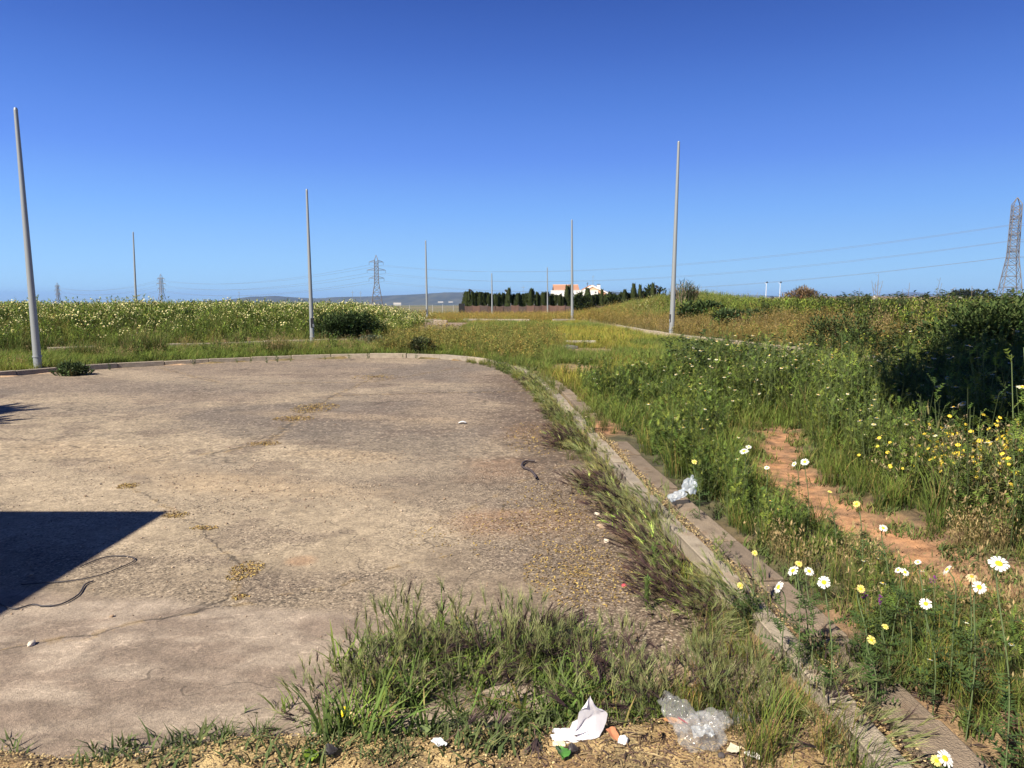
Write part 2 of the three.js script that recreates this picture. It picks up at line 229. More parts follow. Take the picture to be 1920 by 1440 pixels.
function asphaltColor(x, d, fine) {
  const w = x * 0.28 + d, wx = x - d * 0.2;                                   // dust lies in bands slightly askew
  const big = fbm(wx * 0.42 + 7, w * 0.34, 5), band = fbm(wx * 0.3 + 3, w * 0.62 + 11 + 0.7 * noise(x * 0.6, d * 0.4), 5), mid = fbm(x * 2.1, d * 2.6 + 5, 4), f1 = fbm(x * 14, d * 14, 3);
  let c = mix3([0.238, 0.176, 0.118], [0.238, 0.174, 0.12], sm(6, 12, d));
  c = mix3(c, [0.375, 0.283, 0.186], 0.85 * sm(0.5, 0.63, band) * (1 - 0.4 * sm(9, 14, d)));
  c = mix3(c, [0.15, 0.117, 0.09], 0.68 * sm(0.48, 0.62, big) * sm(4.5, 8.5, d));
  c = mix3(c, [0.15, 0.105, 0.075], 0.5 * sm(0.56, 0.7, mid));
  for (const [a, b, rx, rd, k] of [[-2.3, 6.0, 1.3, 0.5, 0.8], [-1.7, 7.2, 0.8, 0.35, 0.6], [-3.4, 6.6, 1.2, 0.4, 0.4], [-4.5, 7.4, 1.4, 0.6, 0.5], [-2.2, 9.6, 2, 0.5, 0.4]]) c = mix3(c, [0.4, 0.285, 0.175], k * (1 - sm(0.3, 1, Math.hypot((x - a) / rx, (d - b + 0.25 * (x - a)) / rd) + 0.9 * (mid - 0.5))));
  for (const [a, b, rx, rd, k] of [[0.1, 5.0, 0.75, 0.55, 0.55], [-0.05, 6.6, 0.6, 0.6, 0.4], [0.2, 8.5, 0.5, 0.9, 0.35], [-1.3, 4.2, 0.12, 0.12, 0.5]]) c = mix3(c, [0.36, 0.19, 0.095], k * (1 - sm(0.25, 1, Math.hypot((x - a) / rx, (d - b) / rd) + 0.9 * (mid - 0.5))));
  for (const [a, b, rx, rd, k] of [[-2.9, 6.8, 0.5, 0.6, 0.5], [-5.5, 13, 4, 1.6, 0.55], [-3.5, 17, 3, 0.9, 0.5], [-6.5, 10.2, 2.6, 0.9, 0.45], [-2.6, 8.2, 0.8, 0.4, 0.45], [-1.0, 12.5, 1.2, 0.7, 0.3]]) c = mix3(c, [0.145, 0.115, 0.09], k * 0.75 * (1 - sm(0.3, 1, Math.hypot((x - a) / rx, (d - b) / rd) + 0.9 * (mid - 0.5))));
  const e = kx(clamp(d, 0, 15)) - x; if (e < 1.6 && d < 15) c = mix3(c, [0.11, 0.07, 0.045], 0.75 * (1 - sm(0.35, 1.5, e + 0.9 * (mid - 0.5) + 0.5 * (f1 - 0.5))));
  // smoother cement-like skin nearest the camera
  const sk = 1 - sm(-0.05, 0.1, d - (3.28 - 0.16 * x) + 0.2 * (mid - 0.5) + 0.5 * sm(-0.9, -0.1, x));
  if (sk > 0) { const st = fbm(x * 3 + d * 1.4, d * 7 - x, 4); c = mix3(c, mix3([0.235, 0.17, 0.125], [0.36, 0.275, 0.205], sm(0.35, 0.68, st)), sk * 0.9); }
  c = [c[0] * 0.99, c[1] * 1.04, c[2] * 1.07];
  c = c.map((v) => v * (0.7 + 0.64 * f1) * (0.9 + 0.2 * noise(x * 2.9 + d * 0.3, d * 1.3 + 4)));
  for (const [p, w, dk] of CRACKS_AND_STEP_SHADE) { const q = lineDist(x + 0.1 * (mid - 0.5), d + 0.16 * (fbm(x * 6, d * 6 + 3, 3) - 0.5), p); if (q < w * 4) { const k = (1 - sm(w * 0.5, w, q)) * (mid > 0.36 ? 1 : 0.3); c = c.map((v) => v * (1 - dk * k)); c = mix3(c, [0.3, 0.2, 0.08], 0.4 * (1 - sm(w, w * 4, q)) * sm(0.5, 0.6, f1)); } }
  if (fine) {
    const h = noise(x * 150, d * 150), h2 = noise(x * 55 + 9, d * 55); let k = mix(0.5 + 0.62 * h + 0.38 * h2, 0.8 + 0.4 * h, sk * 0.7);
    const grainy = (1 - sk * 0.8) * (0.25 + 0.75 * sm(0.38, 0.6, fbm(x * 1.9 + 40, d * 1.9, 4) + 0.06));
    const [q, id] = cell(x * 44, d * 44); if (id > 0.6 && q < 0.14 + 0.3 * noise(x * 31, d * 37)) { c = mix3(c, id > 0.84 ? [0.52, 0.42, 0.3] : [0.34, 0.265, 0.19], 0.85 * grainy); k = mix(k, 1, 0.6); } else if (id < 0.22 && q < 0.3) k *= 1 - 0.5 * grainy;
    const [q2, id2] = cell(x * 95 + 3, d * 95); if (id2 > 0.66 && q2 < 0.36) c = mix3(c, [0.45, 0.36, 0.26], 0.7 * grainy); else if (id2 < 0.14) k *= 1 - 0.4 * grainy;
    const r = Math.abs(fbm(x * 1.3 + 2, d * 1.3 + 8, 5) - 0.5); if (r < 0.0035 && mid > 0.42) k *= 0.55;
    if (sk > 0.3) { const s = Math.abs(fbm(x * 2.2 + 30, d * 6, 4) - 0.5); if (s < 0.006) k *= 1.3; }
    c = c.map((v) => v * k);
  } else { const h = noise(x * 70, d * 50); c = c.map((v) => v * (0.5 + 1.0 * h)); const [q, id] = cell(x * 15, d * 13), gr = sm(0.3, 0.6, fbm(x * 0.8 + 40, d * 0.8, 3) + 0.12); if (id > 0.72 && q < 0.26) c = mix3(c, [0.42, 0.33, 0.24], 0.75 * gr); else if (id < 0.16 && q < 0.3) c = mix3(c, [0.09, 0.07, 0.055], 0.5 * gr); const r = Math.abs(fbm(x * 0.55 + 2, d * 0.9 + 8, 5) - 0.5); if (r < 0.004 && mid > 0.4) c = c.map((v) => v * 0.5); }
  return c;
}
function fieldTex(x0, x1, d0, d1, W, H, fn) {
  const data = new Uint8Array(W * H * 4);
  for (let j = 0; j < H; j++) for (let i = 0; i < W; i++) { const c = fn(mix(x0, x1, (i + 0.5) / W), mix(d0, d1, (j + 0.5) / H)), o = (j * W + i) * 4; for (let k = 0; k < 3; k++) data[o + k] = toS(clamp(c[k])) * 255; data[o + 3] = 255; }
  const t = new THREE.DataTexture(data, W, H, THREE.RGBAFormat); t.colorSpace = THREE.SRGBColorSpace; t.magFilter = THREE.LinearFilter; t.minFilter = THREE.LinearMipmapLinearFilter; t.generateMipmaps = true; t.needsUpdate = true; return t;
}
const gritUp = grit.clone(); gritUp.channel = 1; gritUp.needsUpdate = true;
function sheet(name, poly, y, box4, m, parent, step = 0) {
  const g = new THREE.ShapeGeometry(new THREE.Shape(poly.map(([x, d]) => new THREE.Vector2(x, d)))), q = g.attributes.position, uv = g.attributes.uv, uv1 = new Float32Array(q.count * 2);
  for (let i = 0; i < q.count; i++) { const x = q.getX(i), d = q.getY(i); uv.setXY(i, (x - box4[0]) / (box4[1] - box4[0]), (d - box4[2]) / (box4[3] - box4[2])); uv1.set([x / 0.36, d / 0.36], i * 2); q.setXYZ(i, x, y, -d); }
  g.setAttribute('uv1', new THREE.BufferAttribute(uv1, 2)); g.computeVertexNormals();
  return mesh(name, g, m, parent);
}
{
  const yard = base('asphalt_yard', 0, 0, 0); tag(yard, 'worn dusty brown asphalt yard with pale patches and stones', null, null, 'structure');
  const nb = [-5.2, 1.25, 1.9, 6.8], fb = [-13.7, 1.25, 1.9, 19.5];
  const nm = new THREE.MeshStandardMaterial({ map: fieldTex(...nb, 2048, 1556, (x, d) => asphaltColor(x, d, true)), roughness: 0.93, bumpMap: gritUp, bumpScale: 0.0042 });
  const fm = new THREE.MeshStandardMaterial({ map: fieldTex(...fb, 1700, 2000, (x, d) => asphaltColor(x, d, false)), roughness: 0.93, bumpMap: gritUp, bumpScale: 0.006 });
  const cut = EP.filter(([, d]) => d > 1.9), near = cut.filter(([x, d]) => x > 0 && d < 6.8), far = cut.filter(([x, d]) => d > 6.8), left = cut.filter(([x, d]) => x < -5 && d < 6.8);
  const xc = kx(6.8);
  sheet('asphalt', [[-5.2, 1.9], ...near.filter(([x, d]) => d > 1.95), [xc, 6.8], [-5.2, 6.8]], 0, nb, nm, yard);
  sheet('asphalt', [[-5.2, 6.8], [xc, 6.8], ...far, left[0], [-5.2, left[0][1]]].filter((p, i, a) => i < a.length - 2 || true), 0, fb, fm, yard);
  sheet('asphalt', [[-5.2, 1.9], [-5.2, left[0][1]], ...left], 0, fb, fm, yard);
  // the same asphalt further off, beyond the first verge
  const pb = [-8, -0.5, 27, 46];
  sheet('asphalt', [[-4.6, 30.5], [-1.1, 29.6], [-1.15, 34], [-1.5, 44.5], [-6.2, 45], [-5.6, 38]], 0.11, pb, new THREE.MeshStandardMaterial({ map: fieldTex(...pb, 300, 700, (x, d) => mix3([0.25, 0.17, 0.125], asphaltColor(x - 4, d - 15, false), 0.35)), roughness: 0.95 }), yard);
}

// ---------- kerbs: every stone a piece ----------
const STONE = [0, 1, 2].map((k) => mat([[0.36, 0.3, 0.225], [0.3, 0.255, 0.2], [0.4, 0.335, 0.25]][k], 0.92, { map: concTex, bumpMap: grit, bumpScale: 0.008 }));
const SLAB = [0, 1, 2].map((k) => mat([[0.25, 0.19, 0.135], [0.21, 0.16, 0.115], [0.27, 0.21, 0.15]][k], 0.94, { map: concTex, bumpMap: grit, bumpScale: 0.01 }));
for (const m of [...STONE, ...SLAB]) m.color.multiplyScalar(1.35);
function stones(group, pts, len, w, h, off, y0, mats, name, skip = () => false) {
  const C = new THREE.CatmullRomCurve3(pts.map(([x, d]) => new THREE.Vector3(x, 0, -d))), L = C.getLength(), n = Math.round(L / len), geo = boxUV(new RoundedBoxGeometry(w, h, L / n - 0.012, 1, 0.012), 1.3);
  for (let k = 0; k < n; k++) {
    const a = C.getPointAt(k / n), b = C.getPointAt((k + 1) / n), m = a.clone().add(b).multiplyScalar(0.5), t = b.clone().sub(a).normalize();
    const x = m.x - t.z * off, z = m.z + t.x * off; if (skip(x, -z, k)) continue;
    const s = mesh(name, geo, pick(mats), group); s.position.set(x + rr(-0.006, 0.006), y0 + land2(x, -z) + h / 2 + rr(-0.008, 0.008), z); s.rotation.set(rr(-0.012, 0.012), Math.atan2(t.x, t.z) + rr(-0.012, 0.012), rr(-0.02, 0.02), 'YXZ'); s.scale.y = rr(0.97, 1.04);
  }
}
const land2 = (x, d) => (d > 45 ? land(x, d) : 0);
reseed(3);
const K = (label) => tag(base('kerb', 0, 0, 0), label, null, null, 'structure');
{
  const k1 = K('concrete kerb curving round the asphalt yard'), ec = EP.filter(([, d]) => d > 0.4);
  const side = EP.filter(([x, d]) => x > 0 && d > 0.4 && d < 14.5), arc = EP.filter(([x, d]) => d > 1 && !(x > 0 && d < 14.5));
  stones(k1, side, 1, 0.11, 0.2, 0.06, -0.095, STONE, 'kerb_stone');
  stones(k1, arc, 1, 0.13, 0.2, 0.07, -0.09, STONE, 'kerb_stone');
  const e1 = tag(base('edging', 0, 0, 0), 'row of brown concrete edging slabs beside the kerb', null, null, 'structure');
  stones(e1, side, 0.62, 0.175, 0.1, 0.265, 0.0, SLAB, 'edging_slab', (x, d) => (d > 7.2 && d < 9.3) || d > 13.6);
  stones(K('long straight kerb in front of the daisy bank'), [[-44, 1.2], [-14.3, 19.8], [-5.2, 25.5]], 1.2, 0.3, 0.22, 0, -0.02, STONE, 'kerb_stone', (x) => (x < -12.9 && x > -14) || (x < -11.6 && x > -12.2));
  stones(K('low kerb at the foot of the ochre weeds on the right'), [[9.0, 15.5], [8.13, 20.4], [7.01, 25.2], [6.2, 30], [5.6, 38]], 1.2, 0.16, 0.24, 0, -0.02, STONE, 'kerb_stone');
  stones(K('far kerb behind the second asphalt patch'), [[-9, 46.5], [-3, 46.3], [2.5, 45.2], [4, 45.6]], 1.4, 0.3, 0.32, 0, 0, STONE, 'kerb_stone', (x, d, k) => k % 4 === 3);
  stones(K('low kerb across the front of the second asphalt patch'), [[-7.2, 31.6], [-4.6, 31.2], [-2.5, 31.8]], 1, 0.2, 0.22, 0, 0, STONE, 'kerb_stone');
}

// ---------- hills on the skyline ----------
{
  const ridges = [
    [8200, [[-400, 570], [180, 570], [240, 567], [300, 570], [400, 566], [430, 562], [470, 557], [520, 555], [560, 558], [600, 560], [640, 557], [700, 556], [760, 553], [830, 549], [880, 548], [930, 551], [960, 554], [1000, 551], [1080, 549], [1150, 547], [1200, 552], [1250, 555], [1300, 559], [1380, 561], [1460, 562], [1600, 562], [1750, 562], [2400, 564]]],
    [15000, [[1200, 566], [1300, 556], [1350, 554], [1400, 553], [1450, 555], [1520, 557], [1580, 556], [1640, 554], [1680, 549], [1710, 548], [1745, 552], [1780, 554], [1900, 556], [2400, 562]]],
  ];
  const hm = new THREE.MeshStandardMaterial({ vertexColors: true, roughness: 1 });
  ridges.forEach(([D, prof], ri) => {
    const P = [], Cc = [], I = [], NX = 300, NR = 16, x0 = prof[0][0], x1 = prof[prof.length - 1][0];
    for (let j = 0; j < NR; j++) for (let i = 0; i <= NX; i++) {
      const px = mix(x0, x1, i / NX); let k = 0; while (k < prof.length - 2 && prof[k + 1][0] < px) k++;
      const py = mix(prof[k][1], prof[k + 1][1], clamp((px - prof[k][0]) / (prof[k + 1][0] - prof[k][0]))) - 0.5 * noise(px / 14, ri), [tx] = ray(px, 560), top = at(px, py, D)[1];
      const t = j / (NR - 1), d = D - 2600 * (1 - t * 1.25) * (t < 0.8 ? 1 : 1), s = t < 0.8 ? Math.pow(t / 0.8, 1.1) : 1 - (t - 0.8) * 1.6, y = mix(-D * 0.0088 - 40, top, s) + (t < 0.75 && t > 0 ? (fbm(px / 22, t * 7 + ri * 9, 4) - 0.5) * 130 * s : 0);
      P.push(tx * D, Math.min(y, t < 0.8 ? top - (0.8 - t) * 12 : y), -d);
      Cc.push(...mix3([0.035, 0.045, 0.03], [0.1, 0.1, 0.055], sm(0.4, 0.65, fbm(px / 9, t * 12, 3)) * (1 - 0.5 * t)));
      if (i && j) { const o = j * (NX + 1) + i, a = o - NX - 2, b = o - NX - 1, e = o - 1; I.push(a, b, o, a, o, e); }
    }
    const g = new THREE.BufferGeometry(); g.setAttribute('position', new THREE.Float32BufferAttribute(P, 3)); g.setAttribute('color', new THREE.Float32BufferAttribute(Cc, 3)); g.setIndex(I); g.computeVertexNormals();
    tag(mesh('hills', g, hm), ri ? 'faint far blue hills low on the right horizon' : 'long low wooded hills along the horizon', null, null, 'structure');
  });
}

// ---------- lamp posts without lamps ----------
const GALV = mat([0.27, 0.285, 0.285], 0.5, { metalness: 0.2 }), DARKM = mat([0.03, 0.03, 0.035], 0.7), WHITEP = mat([0.75, 0.74, 0.7], 0.7), CONC = mat([0.45, 0.36, 0.27], 0.95, { map: concTex });
reseed(11);
function post(bx, by, tx, ty, r0, r1, label, o = {}) {
  let x, d;
  if (o.d) { d = o.d; x = at(bx, by, d)[0]; } else [x, d] = gp(bx, by);
  const y0 = land2(x, d) + (o.up ?? 0.05), top = at(tx, ty, d), H = top[1] - y0, lean = (top[0] - x) / H;
  const t = base('lamp_post', x, y0, d, 0); t.rotation.z = -lean * 0.9; tag(t, label, 'lamp post', 'bare lamp posts around the plot');
  mesh('shaft', new THREE.CylinderGeometry(r1, r0, H, 16, 6).translate(0, H / 2, 0), GALV, t);
  mesh('collar', new THREE.CylinderGeometry(r0 * 1.13, r0 * 1.16, 0.03, 16).translate(0, 0.28, 0), GALV, t);
  mesh('top_cap', new THREE.CylinderGeometry(r1 * 0.7, r1 * 1.08, 0.05, 12).translate(0, H + 0.02, 0), GALV, t);
  const a = o.hatch ?? 0.4;
  mesh('hatch', new RoundedBoxGeometry(0.1, 0.32, 0.03, 1, 0.008).translate(0, o.hy ?? 0.75, r0 * 0.86).rotateY(a), o.open ? DARKM : GALV, t);
  if (o.open) mesh('hatch_door', box(0.05, 0.1, 0.012, 0.03, 0.66, r0 + 0.025).rotateY(a), GALV, t);
  mesh('footing', new THREE.CylinderGeometry(0.3, 0.36, 0.16, 10).translate(0, -0.06, 0), CONC, t);
}
post(72, 697, 29, 206, 0.083, 0.04, 'tall bare grey lamp post on the left corner of the yard kerb', { hatch: -2.2, up: 0.06 });
post(586, 650, 575, 357, 0.075, 0.035, 'grey lamp post with open black hatch in front of the daisy bank', { open: 1, hatch: 0.5 });
post(1259, 633, 1273, 267, 0.11, 0.05, 'tall grey lamp post beside the ochre weeds on the right', { hatch: -1.2, open: 1 });
post(1073, 604, 1072, 413, 0.1, 0.05, 'grey lamp post standing in front of the white house');
post(801, 601, 798, 452, 0.09, 0.045, 'slim grey lamp post left of the brown fence', { hatch: -0.6, open: 1 });
post(923, 588, 922, 513, 0.1, 0.05, 'short far lamp post before the left part of the brown fence');
post(1027, 584, 1026, 502, 0.1, 0.05, 'far lamp post before the fence just left of the white house');
post(255, 572, 250, 436, 0.085, 0.04, 'slim lamp post rising behind the white daisy bank', { d: 51 });
// two white lamps far off on the right
for (const [px, lab] of [[1437, 'white street lamp with dark head, left one of the far pair'], [1463, 'white street lamp with dark head, right one of the far pair']]) {
  const d = 120, [x, yt] = at(px, 531, d), yb = at(px, 566, d)[1], h = yt - yb, t = base('street_lamp', x, yb, d); tag(t, lab, 'street lamp', 'white lamps on the right horizon');
  mesh('shaft', new THREE.CylinderGeometry(0.035, 0.06, h, 8).translate(0, h / 2, 0), WHITEP, t); mesh('lamp_head', new THREE.SphereGeometry(0.17, 10, 8).scale(1, 0.75, 1).translate(0.1, h + 0.15, 0), DARKM, t); mesh('bracket', bar([0, h - 0.2, 0], [-0.3, h + 0.1, 0], 0.025), WHITEP, t);
}

// ---------- pylons and wires ----------
const STEEL = mat([0.2, 0.19, 0.19], 0.6, { metalness: 0.3 }), WIRE = mat([0.16, 0.17, 0.19], 0.6), INS = mat([0.12, 0.14, 0.15], 0.4);
function pylon(px, pyTop, pyBase, d, label, o = {}) {
  const [x, yt] = at(px, pyTop, d), yb = at(px, pyBase, d)[1] - (o.sink ?? 1), H = yt - yb, t = base('pylon', x, yb, d, o.turn ?? 0.15), r = o.r ?? 0.16, wb = o.wb ?? H * 0.11, wt = o.wt ?? H * 0.028;
  tag(t, label, 'pylon', 'steel lattice pylons');
  const q = o.taper ?? [[0, 1], [0.3, 0.62], [0.48, 0.36], [0.9, 0.3], [1, 0]], half = (h) => { let k = 0; while (k < q.length - 2 && q[k + 1][0] < h) k++; return wb * mix(q[k][1], q[k + 1][1], clamp((h - q[k][0]) / (q[k + 1][0] - q[k][0]))); };
  const S = [[-1, -1], [1, -1], [1, 1], [-1, 1]], lv = o.levels ?? [0, 0.15, 0.3, 0.39, 0.48, 0.54, 0.6, 0.66, 0.72, 0.78, 0.84, 0.9];
  const pos = (k, h) => [S[k][0] * half(h), h * H, S[k][1] * half(h)], brace = [];
  for (let k = 0; k < 4; k++) {
    const leg = []; for (let i = 0; i + 1 < lv.length; i++) leg.push(bar(pos(k, lv[i]), pos(k, lv[i + 1]), r, 4));
    leg.push(bar(pos(k, lv[lv.length - 1]), [0, H, 0], r * 0.9, 4)); mesh('leg', join(leg), STEEL, t);
    const n = (k + 1) % 4; for (let i = 0; i + 1 < lv.length; i++) { brace.push(bar(pos(k, lv[i]), pos(n, lv[i + 1]), r * 0.6, 3), bar(pos(n, lv[i]), pos(k, lv[i + 1]), r * 0.6, 3)); if (i) brace.push(bar(pos(k, lv[i]), pos(n, lv[i]), r * 0.7, 3)); }
  }
  mesh('lattice_bracing', join(brace), STEEL, t);
  const ends = [];
  for (const [h, w] of o.arms ?? [[0.57, 0.14], [0.72, 0.17], [0.87, 0.13]]) {
    const L = w * H * (o.armk ?? 1), m = half(h);
    for (const s of [-1, 1]) { const a = []; for (const z of [-m, m]) { a.push(bar([s * m, h * H, z], [s * L, h * H, 0], r * 0.8, 4), bar([s * m, (h + 0.035) * H, z], [s * L, h * H, 0], r * 0.6, 4)); } mesh('insulator', new THREE.CylinderGeometry(0.14, 0.14, H * 0.055, 6).translate(s * L, h * H - H * 0.028, 0), INS, t); ends.push([s * L, h * H - H * 0.055]); mesh('cross_arm', join(a), STEEL, t); }
  }
  const ct = Math.cos(t.rotation.y), st = Math.sin(t.rotation.y);
  return ends.map(([l, y]) => [x + l * ct, yb + y, -d - l * st]);
}
const pA = pylon(705, 478, 574, 560, 'lattice pylon with three cross arms above the hills in the middle', { r: 0.24, sink: 2 });
const pB = pylon(1908, 370, 554, 290, 'largest lattice pylon, at the right edge of the photo', { r: 0.17, turn: 1.25, wb: 3.6, taper: [[0, 1], [0.22, 0.72], [0.42, 0.46], [0.9, 0.4], [0.93, 0.4], [1, 0]], levels: [0, 0.11, 0.22, 0.33, 0.4, 0.46, 0.52, 0.58, 0.64, 0.7, 0.76, 0.82, 0.88, 0.93], arms: [[0.47, 0.1], [0.63, 0.12], [0.79, 0.1]] });
const pC = pylon(301, 514, 570, 960, 'distant lattice pylon behind the middle of the daisy bank', { r: 0.3, sink: 6, turn: -0.3 });
const pD = pylon(107, 530, 572, 1300, 'small distant lattice pylon just right of the leftmost lamp post', { r: 0.34, sink: 8, turn: -0.3 });
reseed(12);
const wireNames = ['lower left', 'lower right', 'middle left', 'middle right', 'upper left', 'upper right'];
function wires(A, B, sag, label, r0, r1) { A.forEach((a, i) => { const b = B[i], pts = []; for (let k = 0; k <= 24; k++) { const t = k / 24; pts.push([mix(a[0], b[0], t), mix(a[1], b[1], t) - sag * 4 * t * (1 - t), mix(a[2], b[2], t)]); } tag(mesh('power_cable', tube(pts, r0, 48, 4), WIRE), label + ', ' + wireNames[i] + ' conductor', 'power cable', 'overhead power cables'); }); }
wires(pA, pB, 11, 'thin overhead cable from the middle pylon to the right-edge pylon', 0.042);
wires(pC, pA, 9, 'faint overhead cable between the middle pylon and the one left of it', 0.07);
wires(pD, pC, 9, 'faint overhead cable between the two leftmost pylons', 0.09);
wires(pB, pB.map(([x, y, z]) => [x + 150, y, z + 190]), 6, 'overhead cable leaving the largest pylon out of the frame', 0.05);
// slim far masts
const masts = [[661, 545, 580, 420, 'far slim utility pole left of the middle pylon, taller of two'], [676, 546, 580, 420, 'far slim utility pole beside the middle pylon, shorter of two'], [427, 556, 572, 700, 'tiny far utility pole on the horizon near the hill foot'], [981, 535, 575, 600, 'far mast above the hedge, left of the white house'], [448, 546, 570, 800, 'tiny far mast where the hills begin'], [1112, 516, 545, 150, 'thin aerial mast behind the white house'], [160, 560, 575, 800, 'tiny far utility pole above the daisy bank, left one'], [281, 553, 573, 900, 'tiny far utility pole just left of the distant pylon'], [287, 555, 573, 900, 'tiny far utility pole close to the distant pylon']];
for (const [px, a, b, d, lab] of masts) { const [x, yt] = at(px, a, d), yb = at(px, b, d)[1], h = yt - yb, t = base('utility_pole', x, yb, d); tag(t, lab, 'utility pole', 'far utility poles'); const r = d * 0.00028; mesh('shaft', new THREE.CylinderGeometry(r * 0.7, r, h, 6).translate(0, h / 2, 0), GALV, t); mesh('cross_arm', box(h * 0.18, r * 1.2, r * 1.2, 0, h * 0.9, 0), GALV, t); }

// ---------- brown screen fence ----------
const FD = 100, groundF = (x) => land(x, FD);
{
  const t = base('fence', 0, 0, FD); tag(t, 'long low fence of brown screening in front of the cypress hedge', 'fence');
  const [xa] = at(871, 588, FD), [xb] = at(1190, 588, FD), n = 22, bm = [mat([0.115, 0.07, 0.055], 0.95, { bumpMap: grit, bumpScale: 0.05 }), mat([0.14, 0.08, 0.06], 0.95), mat([0.095, 0.065, 0.055], 0.95)];
  const top = at(960, 572.5, FD)[1]; reseed(21);
  for (let k = 0; k < n; k++) {
    const a = mix(xa, xb, k / n), b = mix(xa, xb, (k + 1) / n), g = new THREE.BoxGeometry(b - a - 0.03, 1, 0.05, 8, 5, 1), p = g.attributes.position, y0 = groundF(a) - 0.3, y1 = top + rr(-0.08, 0.08);
    for (let i = 0; i < p.count; i++) { const x = p.getX(i), y = p.getY(i) + 0.5; p.setXYZ(i, x, mix(y0, y1 - 0.12 * Math.sin((x / (b - a) + 0.5) * PI), y), p.getZ(i) + 0.12 * (noise(x * 2 + k * 7, y * 3) - 0.5)); }
    g.computeVertexNormals(); const m = mesh('screen_panel', g, pick(bm), t); m.position.x = (a + b) / 2; m.rotation.y = rr(-0.03, 0.03);
    const q = mesh('fence_post', new THREE.CylinderGeometry(0.04, 0.04, y1 - y0 + 0.25, 6), k % 3 ? DARKM : GALV, t); q.position.set(a, (y0 + y1) / 2 + 0.1, -0.1);
  }
  mesh('end_panel', box(0.75, top - groundF(xa) + 0.5, 0.12, xa - 0.42, (top + groundF(xa)) / 2, 0.05), mat([0.012, 0.012, 0.014], 0.9), t);
  const lampSpots = [[881, 545, 'leftmost'], [949, 546, 'second from the left'], [996, 545, 'third from the left'], [1136, 555, 'by the right gable of the house'], [1231, 538, 'beside the rounded tree']];
  for (const [px, py, w] of lampSpots) { const d = FD + 2.5, [x, yt] = at(px, py, d), y0 = land(x, d), h = yt - y0, l = base('garden_lamp', x, y0, d); tag(l, 'slim lamp pole with dark head in the hedge, ' + w, 'garden lamp', 'lamps along the cypress hedge'); mesh('shaft', new THREE.CylinderGeometry(0.05, 0.07, h, 6).translate(0, h / 2, 0), WHITEP, l); mesh('lamp_head', new THREE.CapsuleGeometry(0.16, 0.25, 3, 8).rotateZ(1.1).translate(0.05, h + 0.05, 0), DARKM, l); }
}
// ---------- cypress hedge, each tree its own ----------
const BARK = mat([0.12, 0.085, 0.06], 0.95);
reseed(31);
function cypressCrown(n, fat) {
  const s = new Sprig();
  for (let k = 0; k < n; k++) {
    const h = Math.pow(R(), 0.9), a = R() * 2 * PI, prof = Math.sin(Math.min(1, h * 4 + 0.35) * PI / 2) * Math.pow(1 - h, 0.85), r = fat * prof * Math.sqrt(rr(0.3, 1.05)), x = Math.cos(a) * r, z = Math.sin(a) * r, g = rr(0.6, 1.25);
    const c = [0.052 * g, 0.068 * g, 0.02 * g];
    s.leaf([x, h, z], [Math.cos(a) * 0.5, 1.6, Math.sin(a) * 0.5], rr(0.09, 0.2), rr(0.035, 0.075), c);
  }
  return s.geo();
}
const crowns = [cypressCrown(420, 0.17), cypressCrown(420, 0.2), cypressCrown(380, 0.14), cypressCrown(460, 0.23)], trunkG = new THREE.CylinderGeometry(0.015, 0.022, 0.3, 6).translate(0, 0.05, 0);
{
  const xs = []; for (let px = 873; px < 1196; px += rr(3, 5.6)) xs.push(px);
  const tall = [[952, 545], [996, 547], [1065, 541], [1070, 540], [1100, 546], [1128, 548], [1172, 548], [883, 551], [875, 552]];
  xs.forEach((px, i) => {
    const d = FD + 1.6 + rr(-0.4, 0.8), [x] = at(px, 560, d), y0 = land(x, d); let py = px > 1030 && px < 1142 ? rr(555.5, 561.5) : rr(552, 558.5); for (const [a, b] of tall) if (Math.abs(a - px) < 3.2) py = b;
    const h = at(px, py, d)[1] - y0, t = base('cypress_tree', x, y0, d, rr(0, 6)), k = i % 4; tag(t, 'slender dark cypress standing in the hedge behind the brown fence', 'cypress', 'cypress trees of the hedge'); t.rotation.z = rr(-0.05, 0.05);
    const w = rr(0.9, 1.3) * (py < 552 ? 3.6 : 4.6); mesh('crown', crowns[k], LEAFD, t).scale.set(w, h, w); mesh('trunk', trunkG, BARK, t).scale.set(3, 3, 3);
  });
}
// a leafy crown of loose clumps, used for round trees and bushes
function bushCrown(n, rx, ry, rz, cols, ls, lw, seedN, clumps = 14, y0 = 0) {
  reseed(seedN); const s = new Sprig(), cl = [];
  for (let k = 0; k < clumps; k++) { const a = R() * 2 * PI, e = Math.asin(rr(-0.35, 1)), q = rr(0.45, 0.8); cl.push([Math.cos(a) * Math.cos(e) * rx * q, y0 + ry * (0.5 + 0.5 * Math.sin(e) * q), Math.sin(a) * Math.cos(e) * rz * q, rr(0.25, 0.48)]); }
  for (let k = 0; k < n; k++) { const c = pick(cl), a = R() * 2 * PI, e = Math.asin(rr(-1, 1)), q = Math.pow(R(), 0.4) * c[3], nx = Math.cos(a) * Math.cos(e), ny = Math.sin(e), nz = Math.sin(a) * Math.cos(e), g = rr(0.65, 1.3), col = pick(cols).map((v) => v * g);
    s.leaf([c[0] + nx * q * rx, Math.max(y0 + 0.02, c[1] + ny * q * ry), c[2] + nz * q * rz], [nx + rr(-0.7, 0.7), ny + rr(-0.5, 0.9), nz + rr(-0.7, 0.7)], ls * rr(0.6, 1.3), lw * rr(0.7, 1.2), col); }
  return s.geo();
}
